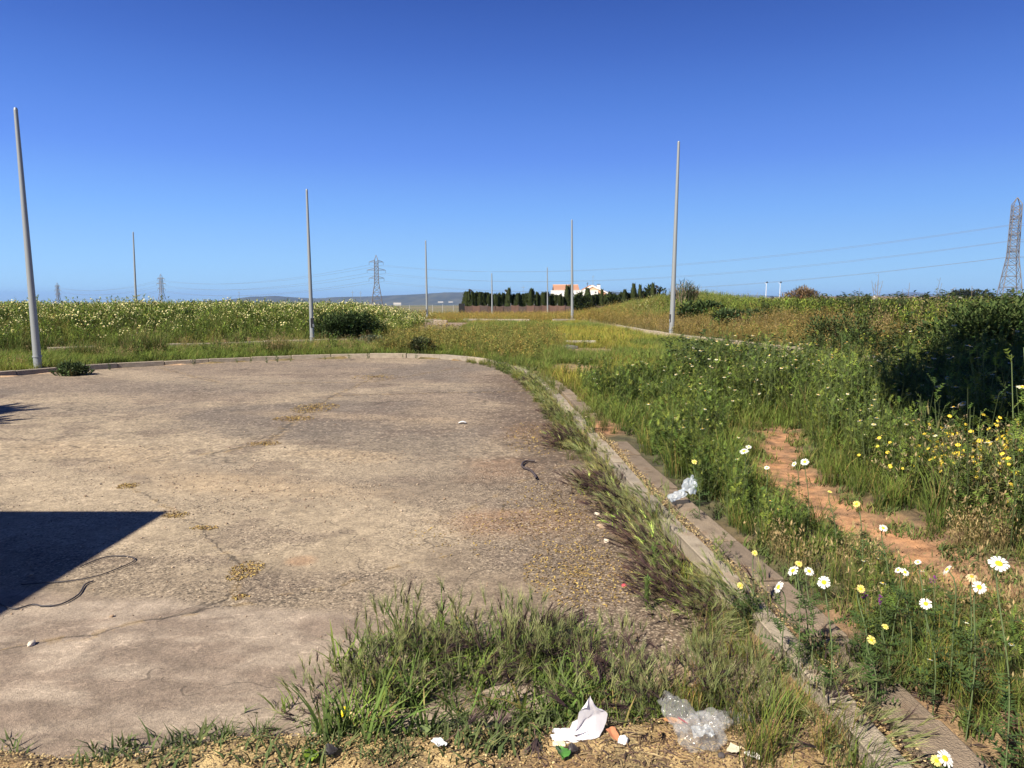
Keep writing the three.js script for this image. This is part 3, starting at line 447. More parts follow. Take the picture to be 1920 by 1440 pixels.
const limb = (h, r, n = 3) => { const a = [bar([0, -0.2, 0], [0.05 * h, h * 0.55, 0], r, 6, r * 0.7)]; for (let k = 0; k < n; k++) { const q = k * 2.3; a.push(bar([0.04 * h, h * 0.45, 0], [Math.cos(q) * h * 0.35, h * 0.9, Math.sin(q) * h * 0.35], r * 0.6, 5, r * 0.25)); } return join(a); };
function treeAt(name, px, pyTop, d, w, label, cat, geoArgs, o = {}) { const [x] = at(px, 560, d), y0 = land(x, d) - (o.sink ?? 0), h = at(px, pyTop, d)[1] - y0, t = base(name, x, y0, d); tag(t, label, cat, o.group); mesh('crown', bushCrown(geoArgs[0], w, h * (o.ch ?? 0.85), w * 0.8, ...geoArgs.slice(1), o.clumps ?? 14, h * (o.cy ?? 0.15)), LEAFD, t); mesh(o.stem ?? 'trunk', limb(h * 0.8, w * 0.07 + 0.02), BARK, t); return t; }
const DG = [[0.035, 0.055, 0.014], [0.05, 0.07, 0.018], [0.028, 0.042, 0.012]];
treeAt('round_tree', 1222, 541, 104, 2.2, 'rounded dark green tree at the right end of the hedge', 'tree', [1500, DG, 0.5, 0.28, 41]);
treeAt('round_tree', 1090, 552, 98, 1.6, 'dark round tree leaning over the fence before the house', 'tree', [1000, DG, 0.42, 0.25, 42]);
treeAt('round_tree', 1146, 555, 98, 1.3, 'dark bushy tree over the fence below the gable', 'tree', [900, DG, 0.42, 0.25, 43]);
for (const [px, py, w, lab] of [[1188, 538, 1.1, 'dark pointed cypress left of the rounded tree'], [1200, 540, 0.9, 'dark narrow cypress against the rounded tree'], [1224, 537, 0.9, 'dark narrow cypress right of the rounded tree']]) { const d = 102, [x] = at(px, 560, d), y0 = land(x, d), h = at(px, py, d)[1] - y0, t = base('cypress_tree', x, y0, d); tag(t, lab, 'cypress'); mesh('crown', crowns[3], LEAFD, t).scale.set(w * 4, h, w * 4); mesh('trunk', trunkG, BARK, t).scale.set(4, 4, 4); }
// trees on the far right rise
reseed(45);
[[1787, 546, 8, 0], [1799, 543, 8, 1], [1812, 546, 7, 2], [1821, 547, 6, 3], [1832, 546, 7, 4], [1849, 547, 8, 5], [1735, 553, 4, 6], [1626, 556, 4, 7], [1541, 556, 3, 8]].forEach(([px, py, w, i]) => treeAt('field_tree', px, py, 640, w * 0.75, ['spreading tree leftmost in the row on the right skyline', 'tallest rounded tree in the row on the right skyline', 'dark tree third in the row on the right skyline', 'small tree fourth in the row on the right skyline', 'tree near the end of the row on the right skyline', 'lone low tree just left of the large pylon', 'small dark bush left of the tree row on the skyline', 'tiny dark bush on the right horizon behind the dry stalks', 'tiny bush on the horizon right of the brown round bush'][i], 'tree', [260, [[0.05, 0.06, 0.02], [0.06, 0.065, 0.025]], 2.2, 1.4, 46 + i], { sink: 3, ch: 0.8 }));

// ---------- white house ----------
{
  const d = 128, X = (px) => at(px, 560, d)[0], Y = (py) => at(960, py, d)[1], t = base('house', X(1100), Y(578), d); tag(t, 'white house with terracotta roof, gable and chimney behind the hedge', 'house');
  const lx = (px) => X(px) - X(1100), ly = (py) => Y(py) - Y(578);
  const PLAS = mat([0.82, 0.8, 0.75], 0.9), TILE = mat([0.4, 0.21, 0.135], 0.85), TAN = mat([0.55, 0.33, 0.2], 0.9), BLK = mat([0.05, 0.05, 0.05], 0.5);
  const w = (a, b, c, e, z0, z1) => new THREE.BoxGeometry(lx(b) - lx(a), ly(c) - ly(e), z1 - z0).translate((lx(a) + lx(b)) / 2, (ly(c) + ly(e)) / 2, (z0 + z1) / 2);
  const wall = mesh('wall', w(1036, 1121, 544.5, 582, -6, 0), PLAS, t);
  mesh('coping', w(1035.5, 1121.5, 544, 545, -6.1, 0.08), mat([0.88, 0.86, 0.82], 0.8), wall);
  const vent = mesh('vent', w(1115, 1118, 547, 549, 0, 0.06), BLK, wall);
  const rf = mesh('roof', new THREE.ExtrudeGeometry(new THREE.Shape([[-3.2, 0], [0, 1.0], [3.2, 0], [3.2, -0.12], [0, 0.86], [-3.2, -0.12]].map((p) => new THREE.Vector2(...p))), { depth: lx(1089) - lx(1040), bevelEnabled: false }).rotateY(PI / 2).translate(lx(1040), ly(544.2), -5.5), TILE, t);
  mesh('ridge', bar([lx(1039.5), ly(544.2) + 1.02, -5.5], [lx(1089), ly(544.2) + 1.02, -5.5], 0.12, 6), TAN, rf);
  mesh('aerial', join([bar([lx(1075), ly(543), -4], [lx(1075), ly(536), -4], 0.04), bar([lx(1074), ly(539), -4], [lx(1079), ly(540), -4], 0.09), bar([lx(1074.5), ly(537.5), -4], [lx(1077), ly(536), -4], 0.09)]), BLK, rf);
  // gable end facing the camera
  const gs = new THREE.Shape([[lx(1098), ly(544)], [lx(1112.5), ly(536.2)], [lx(1138), ly(549)], [lx(1138), ly(582)], [lx(1098), ly(582)]].map((p) => new THREE.Vector2(...p)));
  mesh('gable_wall', new THREE.ExtrudeGeometry(gs, { depth: 5, bevelEnabled: false }).translate(0, 0, -6.5), TAN, t);
  const g2 = [[bar([lx(1096), ly(544.6), -1.4], [lx(1112.5), ly(535.8), -1.4], 0.13, 4), bar([lx(1112.5), ly(535.8), -1.4], [lx(1142), ly(550.3), -1.4], 0.13, 4)]];
  mesh('barge_board', join(g2[0]), PLAS, t);
  for (const s of [0, 1]) { const a = s ? [lx(1112.5), lx(1142)] : [lx(1096), lx(1112.5)], b = s ? [ly(535.4), ly(549.9)] : [ly(544.2), ly(535.4)]; const len = Math.hypot(a[1] - a[0], b[1] - b[0]); const m = mesh('roof_slope', new THREE.BoxGeometry(len, 0.12, 5.6), TILE, t); m.position.set((a[0] + a[1]) / 2, (b[0] + b[1]) / 2 + 0.1, -4.2); m.rotation.z = Math.atan2(b[1] - b[0], a[1] - a[0]); }
  const ch = mesh('chimney', w(1125, 1130.5, 533.5, 546, -5, -4.2), PLAS, t); mesh('chimney_cap', w(1124.5, 1131, 531.5, 532.3, -5.1, -4.1), BLK, ch); mesh('chimney_pot', w(1126.5, 1129, 532.3, 533.5, -4.8, -4.4), PLAS, ch);
  mesh('aerial', join([bar([lx(1106.5), ly(540), -5], [lx(1106.5), ly(528.5), -5], 0.04), bar([lx(1105), ly(530), -5], [lx(1108.5), ly(529.5), -5], 0.04), bar([lx(1105.3), ly(532), -5], [lx(1107.8), ly(531.6), -5], 0.03)]), BLK, t);
  mesh('window', w(1120.5, 1125, 549.5, 550.5, -1.5, -1.4), BLK, t);
}
const SHEDW = mat([0.42, 0.42, 0.4], 0.9);
// vineyard posts and white far sheds
reseed(61);
for (const [px, a, b, w] of [[768, 572, 588, 'farthest from the fence'], [811, 572, 588, 'just right of the slim lamp post'], [830, 571, 586, 'second nearest to the fence'], [850, 573, 588, 'nearest to the fence']]) { const d = 96, [x, yt] = at(px, a, d), y0 = land(x, d), h = yt - y0, t = base('field_post', x, y0, d); tag(t, 'thin pale field post left of the brown fence, ' + w, 'post', 'posts in the field by the fence'); mesh('shaft', new THREE.CylinderGeometry(0.03, 0.035, h, 6).translate(0, h / 2, 0), SHEDW, t); mesh('cap', new THREE.SphereGeometry(0.04, 6, 4).translate(0, h, 0), SHEDW, t); }
for (const [px, py, w, h, d, lab] of [[690, 571, 42, 3.2, 1500, 'long white shed roof far off left of the middle pylon'], [745, 569, 14, 4, 1500, 'small white shed far off right of the middle pylon'], [826, 566, 10, 3, 2200, 'white farm building far off under the hills'], [845, 566, 8, 2.5, 2200, 'smaller white building far off under the hills'], [1640, 559, 5, 3.5, 300, 'pale ruin far off among the dry stalks'], [1800, 558.5, 6, 2, 500, 'tiny pale hut before the tree row on the right']]) {
  const [x, y] = at(px, py, d), W = w / F * d, t = base('farm_building', x, y - h, d, 0.1); tag(t, lab, 'building'); mesh('wall', box(W, h, W * 0.4, 0, h / 2, 0), SHEDW, t);
  mesh('roof', new THREE.ExtrudeGeometry(new THREE.Shape([[-W * 0.22, 0], [0, h * 0.35], [W * 0.22, 0]].map((p) => new THREE.Vector2(...p))), { depth: W * 1.02, bevelEnabled: false }).rotateY(PI / 2).translate(-W * 0.51, h, 0), mat([0.6, 0.55, 0.5], 0.9), t);
}

// ---------- what stands beside and behind the camera and throws the shadows ----------
{
  const H = 3, L = H / Math.tan(SUN_EL), cx = -2.6 - L * SHX, cd = 5.23 - L * SHD, t = base('shed', cx - 3, 0, cd - 4); tag(t, 'flat roofed rendered shed to the left of the camera', 'shed');
  mesh('wall', box(5.7, H - 0.12, 7.7, 0, (H - 0.12) / 2, 0), mat([0.6, 0.52, 0.42], 0.9, { map: concTex }), t); mesh('roof', box(6, 0.12, 8, 0, H - 0.06, 0), mat([0.3, 0.14, 0.08], 0.85), t); mesh('door', box(0.06, 2, 0.9, 2.88, 1, 1), mat([0.1, 0.16, 0.12], 0.6), t);
}
{
  const hz = (h, x, d) => { const L = h / Math.tan(SUN_EL); return [x - L * SHX, d - L * SHD]; };
  const mk = (name, label, x, d, h, w, ch, seedN, n, lean = [0, 0], cols = DG) => { const t = base(name, x, 0, d); tag(t, label, 'tree'); const c = mesh('crown', bushCrown(n, w, ch, w, cols, 0.42, 0.2, seedN, 20, 0), LEAFD, t); c.position.set(lean[0], h - ch, -lean[1]); mesh('trunk', join([bar([0, -0.1, 0], [lean[0] * 0.6, (h - ch) * 0.75, -lean[1] * 0.6], 0.2, 8, 0.14), bar([lean[0] * 0.6, (h - ch) * 0.75, -lean[1] * 0.6], [lean[0], h - ch * 0.5, -lean[1]], 0.14, 7, 0.06), ...[0, 1, 2, 3, 4].map((k) => bar([lean[0], h - ch * 0.75, -lean[1]], [lean[0] + Math.cos(k * 1.3) * w * 0.6, h - ch * (0.2 + 0.1 * (k % 3)), -lean[1] + Math.sin(k * 1.3) * w * 0.6], 0.06, 5, 0.02))]), BARK, t); };
  const [sx, sd] = hz(8, 7.0, 8.5); mk('shade_tree', 'tall slim tree over the camera that shades the weeds on the right', sx + 1, sd - 2.5, 11.0, 2.4, 6.0, 71, 11000, [-1, 2.5]);
  const [ax, ad] = hz(4.2, -7.75, 9.3); mk('young_tree', 'young tree left of the yard, its shade reaching the asphalt', ax, ad, 4.6, 1.0, 2.4, 72, 900);
}

// ---------- plants: kinds of sprigs ----------
const GREEN = [0.105, 0.15, 0.024], FRESH = [0.175, 0.23, 0.046], DEEP = [0.03, 0.056, 0.012], STRAW = [0.33, 0.24, 0.1], OCH = [0.31, 0.228, 0.07], PURP = [0.05, 0.032, 0.034], GREYG = [0.12, 0.145, 0.07], WHITE = [0.82, 0.82, 0.72], CREAM = [0.82, 0.8, 0.5], YEL = [0.85, 0.5, 0.02];
const jit = (c, k = 0.25) => { const g = rr(1 - k, 1 + k), h = rr(-0.12, 0.12); return [c[0] * g * (1 + h), c[1] * g, c[2] * g]; };
function variants(n, s0, fn) { const a = []; for (let k = 0; k < n; k++) { reseed(s0 + k); const s = new Sprig(); fn(s, k); a.push(s.geo()); } return a; }
// short meadow grass
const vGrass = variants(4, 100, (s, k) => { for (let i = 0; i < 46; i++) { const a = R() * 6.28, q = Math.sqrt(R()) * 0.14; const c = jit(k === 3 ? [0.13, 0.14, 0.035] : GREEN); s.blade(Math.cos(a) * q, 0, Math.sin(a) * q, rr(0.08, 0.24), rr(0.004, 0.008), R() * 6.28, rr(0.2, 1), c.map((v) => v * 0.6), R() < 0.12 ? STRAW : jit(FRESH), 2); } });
// taller rough grass, some blades bleached
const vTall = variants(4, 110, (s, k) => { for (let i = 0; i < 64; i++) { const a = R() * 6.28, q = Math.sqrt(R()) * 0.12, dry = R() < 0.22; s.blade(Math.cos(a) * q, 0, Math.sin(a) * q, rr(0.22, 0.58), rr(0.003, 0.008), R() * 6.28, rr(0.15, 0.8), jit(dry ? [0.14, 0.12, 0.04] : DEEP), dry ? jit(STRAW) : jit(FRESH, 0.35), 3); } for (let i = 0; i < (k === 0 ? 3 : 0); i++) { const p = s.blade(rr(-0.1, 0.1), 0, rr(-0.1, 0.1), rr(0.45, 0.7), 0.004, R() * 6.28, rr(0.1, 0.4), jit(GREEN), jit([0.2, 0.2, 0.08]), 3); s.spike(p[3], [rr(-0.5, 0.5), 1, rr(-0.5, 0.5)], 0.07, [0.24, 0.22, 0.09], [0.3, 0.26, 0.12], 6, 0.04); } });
// wall barley: leaning stems with bristly ears
function barley(s, n, lean, dirA, spread, hs, purple, awn = 0.075) {
  for (let i = 0; i < n; i++) { const a = R() * 6.28, q = Math.sqrt(R()) * 0.11, b = dirA + rr(-spread, spread), p = s.blade(Math.cos(a) * q, 0, Math.sin(a) * q, rr(hs * 0.6, hs), 0.004, b, lean * rr(0.5, 1.2), jit([0.07, 0.1, 0.03]), jit([0.14, 0.17, 0.06]), 3), n3 = p.length - 1, v = new THREE.Vector3(...p[n3]).sub(new THREE.Vector3(...p[n3 - 1])).normalize(); const pu = R() < purple; const c = pu ? jit(PURP, 0.4) : jit([0.2, 0.23, 0.085]); s.spike(p[n3], [v.x + rr(-0.15, 0.15), v.y, v.z + rr(-0.15, 0.15)], rr(0.045, 0.075), c, pu ? jit([0.13, 0.075, 0.065], 0.4) : jit([0.38, 0.38, 0.17]), 11, awn); }
  for (let i = 0; i < n * 0.9; i++) { const a = R() * 6.28, q = Math.sqrt(R()) * 0.12; s.blade(Math.cos(a) * q, 0, Math.sin(a) * q, rr(hs * 0.3, hs * 0.8), rr(0.005, 0.009), dirA + rr(-1.4, 1.4), rr(0.3, 1), jit(GREEN), jit(R() < 0.2 ? STRAW : FRESH), 3); }
}
const vBarley = variants(4, 120, (s) => barley(s, 14, 0.7, PI + 0.6, 1.3, 0.31, 0.1));
const vBarleyP = variants(4, 130, (s) => barley(s, 15, 0.95, PI + 0.2, 1.5, 0.22, 0.8));
const vBarleyUp = variants(4, 140, (s) => barley(s, 12, 0.25, 0, 3.1, 0.33, 0.16));
// broad fresh blades of the front clump
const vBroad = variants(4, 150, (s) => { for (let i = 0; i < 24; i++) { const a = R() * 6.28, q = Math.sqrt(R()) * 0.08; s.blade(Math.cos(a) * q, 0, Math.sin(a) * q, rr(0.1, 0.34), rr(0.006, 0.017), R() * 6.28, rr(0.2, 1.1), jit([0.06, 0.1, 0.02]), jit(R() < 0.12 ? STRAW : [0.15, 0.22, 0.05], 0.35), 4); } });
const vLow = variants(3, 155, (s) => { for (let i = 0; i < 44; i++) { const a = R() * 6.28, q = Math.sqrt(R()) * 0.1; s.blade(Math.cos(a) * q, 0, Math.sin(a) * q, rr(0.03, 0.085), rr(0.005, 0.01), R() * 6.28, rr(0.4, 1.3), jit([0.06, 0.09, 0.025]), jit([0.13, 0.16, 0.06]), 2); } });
// crown daisy: feathery leaves on forked stems, white heads
function daisyPlant(s, H, nf, fl, far) {
  const stems = far ? 5 : 7;
  for (let k = 0; k < stems; k++) {
    const a = R() * 6.28, tilt = rr(0.05, 0.32), h = H * rr(0.7, 1.05), x0 = rr(-0.06, 0.06), z0 = rr(-0.06, 0.06), g = jit(k % 2 ? [0.06, 0.092, 0.016] : [0.128, 0.172, 0.03], 0.3), P = (t) => [x0 + Math.cos(a) * tilt * h * t, h * t, z0 + Math.sin(a) * tilt * h * t];
    s.strip([P(0), P(0.5), P(0.97)], [0.009, 0.006, 0.003], [Math.sin(a), 0, -Math.cos(a)], [[0.1, 0.13, 0.05]]);
    const nl = far ? 15 : 12;
    for (let i = 0; i < nl; i++) { const t = rr(0.12, 0.97), b = R() * 6.28, c = jit(g, 0.35).map((v) => v * (0.75 + 0.6 * t)); if (far) s.leaf(P(t), [Math.cos(b), rr(0.3, 1.4), Math.sin(b)], rr(0.06, 0.13), rr(0.016, 0.034), c); else s.frond(P(t), [Math.cos(b), rr(0.4, 1.6), Math.sin(b)], rr(0.06, 0.12) * (1.1 - 0.4 * t), c, 4, 0.28); }
    if (k < nf) { const p = P(0.97); p[1] += 0.03; s.strip([P(0.9), p], [0.003, 0.003], [1, 0, 0], [[0.12, 0.15, 0.06]]); s.daisy(p, far ? [-0.35 + rr(-0.5, 0.4), 0.75, 0.5 + rr(-0.5, 0.5)] : [-0.28 + rr(-0.4, 0.4), 1, 0.12 + rr(-0.4, 0.35)], fl * rr(0.8, 1.15), far ? 7 : 12, far ? jit(CREAM, 0.12) : jit(WHITE, 0.06), YEL, 0.12); }
  }
}
const vDaisy = variants(5, 160, (s, k) => daisyPlant(s, 0.52, [1, 0, 0, 0, 0][k], 0.024, false));
const vDaisyTall = variants(5, 170, (s, k) => daisyPlant(s, 0.8, [1, 0, 0, 1, 0][k], 0.024, false));
const vDaisyFl = variants(4, 176, (s, k) => daisyPlant(s, 0.55, [2, 1, 3, 1][k], 0.027, false));
const vDaisyFar = variants(5, 180, (s, k) => daisyPlant(s, 0.74, [6, 5, 6, 4, 3][k], 0.028, true));
const vGreenFar = variants(4, 190, (s) => daisyPlant(s, 0.75, 0, 0, true));
// dry mustard-like weeds with ochre specks
const vOchre = variants(4, 200, (s, k) => { for (let i = 0; i < 9; i++) { const a = R() * 6.28, q = rr(0, 0.12), h = rr(0.35, 0.75), b = R() * 6.28, p = s.blade(Math.cos(a) * q, 0, Math.sin(a) * q, h, 0.006, b, rr(0.1, 0.5), jit([0.13, 0.12, 0.04]), jit(OCH), 3); for (let j = 0; j < 9; j++) { const t = rr(0.35, 1), o = [p[0][0] + (p[3][0] - p[0][0]) * t * t, p[3][1] * t, p[0][2] + (p[3][2] - p[0][2]) * t * t]; s.leaf([o[0] + rr(-0.07, 0.07), o[1] + rr(-0.02, 0.05), o[2] + rr(-0.07, 0.07)], [rr(-1, 1), rr(0, 1), rr(-1, 1)], rr(0.025, 0.06), rr(0.015, 0.03), jit(R() < 0.3 ? [0.16, 0.16, 0.04] : OCH, 0.35)); } } });
// broad-leaved dark weeds
const vLeafy = variants(4, 210, (s, k) => { for (let i = 0; i < 7; i++) { const a = R() * 6.28, q = rr(0, 0.14), h = rr(0.35, 0.85), b = R() * 6.28, lx = rr(0.05, 0.25), P = (t) => [Math.cos(a) * q + Math.cos(b) * lx * t, h * t, Math.sin(a) * q + Math.sin(b) * lx * t]; s.strip([P(0), P(1)], [0.01, 0.004], [Math.sin(b), 0, -Math.cos(b)], [[0.09, 0.11, 0.04]]); for (let j = 0; j < 14; j++) { const t = rr(0.1, 1), e = R() * 6.28; s.leaf(P(t), [Math.cos(e), rr(-0.2, 0.6), Math.sin(e)], rr(0.06, 0.15), rr(0.035, 0.08), jit(k % 2 ? [0.045, 0.08, 0.022] : [0.07, 0.1, 0.03], 0.3)); } } });
// tawny thin weeds, seeded
const vTawny = variants(3, 220, (s) => { for (let i = 0; i < 22; i++) { const a = R() * 6.28, q = Math.sqrt(R()) * 0.13, p = s.blade(Math.cos(a) * q, 0, Math.sin(a) * q, rr(0.25, 0.6), 0.004, R() * 6.28, rr(0.1, 0.6), jit([0.14, 0.13, 0.05]), jit(STRAW), 3); for (let j = 0; j < 4; j++) s.leaf(p[3 - (j % 2)], [rr(-1, 1), rr(0, 1.5), rr(-1, 1)], rr(0.03, 0.06), 0.012, jit([0.36, 0.27, 0.13])); } });
// leaning stems with tan buds and yellow heads
const vYellow = variants(3, 230, (s) => { for (let i = 0; i < 16; i++) { const a = R() * 6.28, q = Math.sqrt(R()) * 0.12, h = rr(0.35, 0.62), p = s.blade(Math.cos(a) * q, 0, Math.sin(a) * q, h, 0.005, PI + rr(-0.8, 0.8), rr(0.25, 0.75), jit([0.1, 0.11, 0.04]), jit([0.22, 0.2, 0.09]), 4); for (let j = 0; j < 10; j++) { const t = rr(0.3, 1), k = Math.min(3, Math.floor(t * 4)), o = p[k].map((v, m) => mix(v, p[k + 1][m], t * 4 - k)); s.leaf(o, [rr(-1, 1), rr(0.3, 1.4), rr(-1, 1)], rr(0.03, 0.06), rr(0.006, 0.014), jit(R() < 0.5 ? [0.27, 0.22, 0.11] : [0.1, 0.13, 0.05], 0.3)); } if (i % 2 === 0) s.daisy([p[4][0], p[4][1] + 0.015, p[4][2]], [-0.35, 0.75, 0.55], rr(0.013, 0.019), 7, [0.9, 0.66, 0.02], [0.85, 0.55, 0.01], 0.05); else for (let j = 0; j < 5; j++) s.leaf(p[4].map((v) => v + rr(-0.012, 0.012)), [rr(-1, 1), 1, rr(-1, 1)], 0.016, 0.011, jit([0.4, 0.31, 0.17])); } });

// ---------- scattering ----------
const _m = new THREE.Matrix4(), _q = new THREE.Quaternion(), _e = new THREE.Euler(), _c = new THREE.Color();
function scatter(name, label, kinds, spots, material = LEAF) {      // spots: [x, d, scale, turn?, tint?, tilt?]
  if (!spots.length) return;
  const g = new THREE.Group(); g.name = numbered(name); tag(g, label, null, null, 'stuff'); scene.add(g);
  const by = kinds.map(() => []); for (const s of spots) by[Math.floor(R() * kinds.length)].push(s);
  by.forEach((list, k) => {
    if (!list.length) return;
    const im = new THREE.InstancedMesh(kinds[k], material, list.length); im.name = name; im.castShadow = im.receiveShadow = true; im.userData.kind = 'stuff';
    list.forEach(([x, d, s, turn, tint, tilt = 0.12, y], i) => { _e.set(rr(-tilt, tilt), turn ?? R() * 6.28, rr(-tilt, tilt), 'YXZ'); _q.setFromEuler(_e); _m.compose(new THREE.Vector3(x, (y ?? land(x, d)) - 0.01, -d), _q, new THREE.Vector3(s, s * rr(0.85, 1.15), s)); im.setMatrixAt(i, _m); const t = tint ?? 1, b = rr(0.82, 1.18); if (Array.isArray(t)) _c.setRGB(t[0] * b, t[1] * b, t[2] * b); else _c.setRGB(t * b, t * b, t * b); im.setColorAt(i, _c); });
    g.add(im);
  });
}
const seen = (x, d, m = 1.08) => d > 1.6 && Math.abs(x) < 0.7213 * m * d + 0.5;
function fill(x0, x1, d0, d1, perM2, test) { const n = Math.round((x1 - x0) * (d1 - d0) * perM2), a = []; for (let i = 0; i < n; i++) { const x = rr(x0, x1), d = rr(d0, d1); if (!seen(x, d)) continue; const r = test(x, d); if (r) a.push([x, d, ...(Array.isArray(r) ? r : [r])]); } return a; }
const bareKerb = (x, d) => d < 2.55 && x - kx(d) > -0.03 && x - kx(d) < 0.5;
const slabClear = (x, d) => { const q = x - kx(Math.min(d, 15)); return d > 14 || q < -0.02 || q > 0.42; };

// 1. clump in front, on the near edge of the asphalt
reseed(301);
{
  const top = (x) => mix(2.5, 3.2, sm(-1.15, -0.45, x)) - 0.18 * sm(0.3, 0.7, x) + 0.12 * (noise(x * 5, 2) - 0.5), bot = (x) => mix(2.38, 2.5, sm(-0.6, 0, x)) - 0.02, w = (x, d) => d < top(x) && d > bot(x) && slabClear(x, d);
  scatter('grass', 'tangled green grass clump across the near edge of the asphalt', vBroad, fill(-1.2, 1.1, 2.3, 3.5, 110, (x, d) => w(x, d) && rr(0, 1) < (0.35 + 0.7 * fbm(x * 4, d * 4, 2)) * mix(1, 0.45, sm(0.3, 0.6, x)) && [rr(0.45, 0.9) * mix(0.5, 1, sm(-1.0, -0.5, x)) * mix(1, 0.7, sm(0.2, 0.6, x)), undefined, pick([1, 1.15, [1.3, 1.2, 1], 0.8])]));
  scatter('grass', 'upright barley grass with pale ears in the clump before the asphalt', vBarleyUp, fill(-0.8, 1.15, 2.42, 3.5, 70, (x, d) => w(x, d) && fbm(x * 3 + 5, d * 3, 2) > 0.33 && [rr(0.55, 1.0) * mix(0.9, 0.65, sm(0.2, 0.6, x))]));
  scatter('grass', 'purple brown barley ears drooping in the clump before the asphalt', vBarleyP, fill(-0.9, 1.15, 2.36, 3.5, 44, (x, d) => w(x, d) && fbm(x * 2.4 + 9, d * 3.3, 3) > 0.5 && [rr(0.6, 1.0), rr(0, 6.28)]));
  scatter('grass', 'low green grass creeping along the near asphalt edge', vLow, fill(-1.9, 0.2, 2.2, 2.8, 130, (x, d) => Math.abs(d - nearEdge(x) - 0.03) < 0.1 * rr(0.3, 1) + 0.1 * sm(-1.1, -0.7, x) && fbm(x * 3, d * 3 + 4, 3) > 0.36 && [rr(0.6, 1.2)]));
  scatter('grass', 'matted grass between the front clump and the kerb', vTall, fill(0.2, 1.25, 2.3, 4.0, 30, (x, d) => slabClear(x, d) && (d > 2.55 || x > 0.75) && x > mix(0.3, 0.8, sm(2.7, 3.3, d)) && [rr(0.25, 0.5), undefined, pick([1, 0.75, [1.3, 1.1, 0.8]])]));
  scatter('grass', 'feathery green weeds leaning over the kerb at the bottom', vDaisy, fill(0.8, 1.6, 1.95, 4.0, 46, (x, d) => !bareKerb(x, d) && x > kx(d) - 0.28 && x < kx(d) + 0.1 + 0.35 * (1 - sm(2.6, 3.1, d)) && fbm(x * 3, d * 2, 2) > 0.4 && [rr(0.45, 0.75)]));
}
scatter('grass', 'long pale grass hanging over the kerb at the bottom of the photo', vBarley, fill(0.8, 1.5, 1.95, 3.3, 26, (x, d) => !bareKerb(x, d) && x > kx(d) - 0.35 && x < kx(d) + mix(0.45, 0.02, sm(2.5, 2.9, d)) && fbm(x * 4, d * 3, 2) > 0.42 && [rr(0.5, 0.85), rr(2.0, 4.4)]));
scatter('grass', 'tangled dark weeds around the clear plastic bag and kerb', vTall, fill(0.55, 1.7, 1.95, 3.0, 40, (x, d) => !bareKerb(x, d) && (x > 0.8 || d > 2.5) && [rr(0.25, 0.55), undefined, pick([1, 0.7, [1.2, 1, 0.8]])]));
// 2. grass along the kerb
reseed(302);
scatter('grass', 'pale green barley leaning over the kerb along the asphalt', vBarley, fill(-1.5, 1.2, 2.9, 15.5, 44, (x, d) => { const q = kx(d) - x; return q > -0.04 && q < 0.13 + 0.1 * noise(d * 1.3, 3) && d > 2.9 && [rr(0.45, 0.92) * (1 - 0.1 * sm(5, 9, d)), rr(-0.8, 0.8), pick([1, 1.1, 0.8, [1.3, 1.15, 1], [0.7, 0.75, 0.7]])]; }));
scatter('grass', 'dark purple barley on the asphalt side of the kerb grass', vBarleyP, fill(-1.5, 1.2, 3.4, 14, 95, (x, d) => { const q = kx(d) - x; return q > 0.06 && q < 0.27 + 0.3 * (fbm(d * 1.6, 7, 2) - 0.5) && fbm(d * 1.7, 5 + x, 2) > mix(0.36, 0.56, sm(6.3, 8, d)) && [rr(0.6, 1.0), rr(-0.6, 0.6), pick([1, 0.7, [1.3, 1.3, 1.15], [2.0, 2.4, 1.4]])]; }), LEAFD);
scatter('grass', 'mixed weeds in the grass strip along the kerb', vTall, fill(-2, 1.2, 3.2, 18, 30, (x, d) => { const q = kx(d) - x; return q > -0.02 && q < 0.22 && [rr(0.18, 0.42), undefined, pick([1, 0.8, [1.3, 1.15, 0.9]])]; }));
scatter('grass', 'tangled green grass swallowing the far stretch of the kerb', vTall, fill(-1.5, 1.5, 6.8, 18, 46, (x, d) => { const q = x - kx(d); return q > -0.3 && q < 0.42 && R() < (q < 0 ? 0.9 : 0.75 * sm(7.5, 9.5, d) * (fbm(d * 0.9, 3, 2) > 0.42 ? 1 : 0.25)) && [rr(0.22, 0.52), undefined, pick([1, 0.75, [1.3, 1.15, 0.9]])]; }));
scatter('weeds', 'feathery weeds along the far stretch of the kerb', vDaisy, fill(-1.5, 1.2, 6.5, 17, 16, (x, d) => { const q = x - kx(d); return q > -0.32 && q < 0.1 && fbm(d * 1.3, 9, 2) > 0.45 && [rr(0.35, 0.65)]; }));
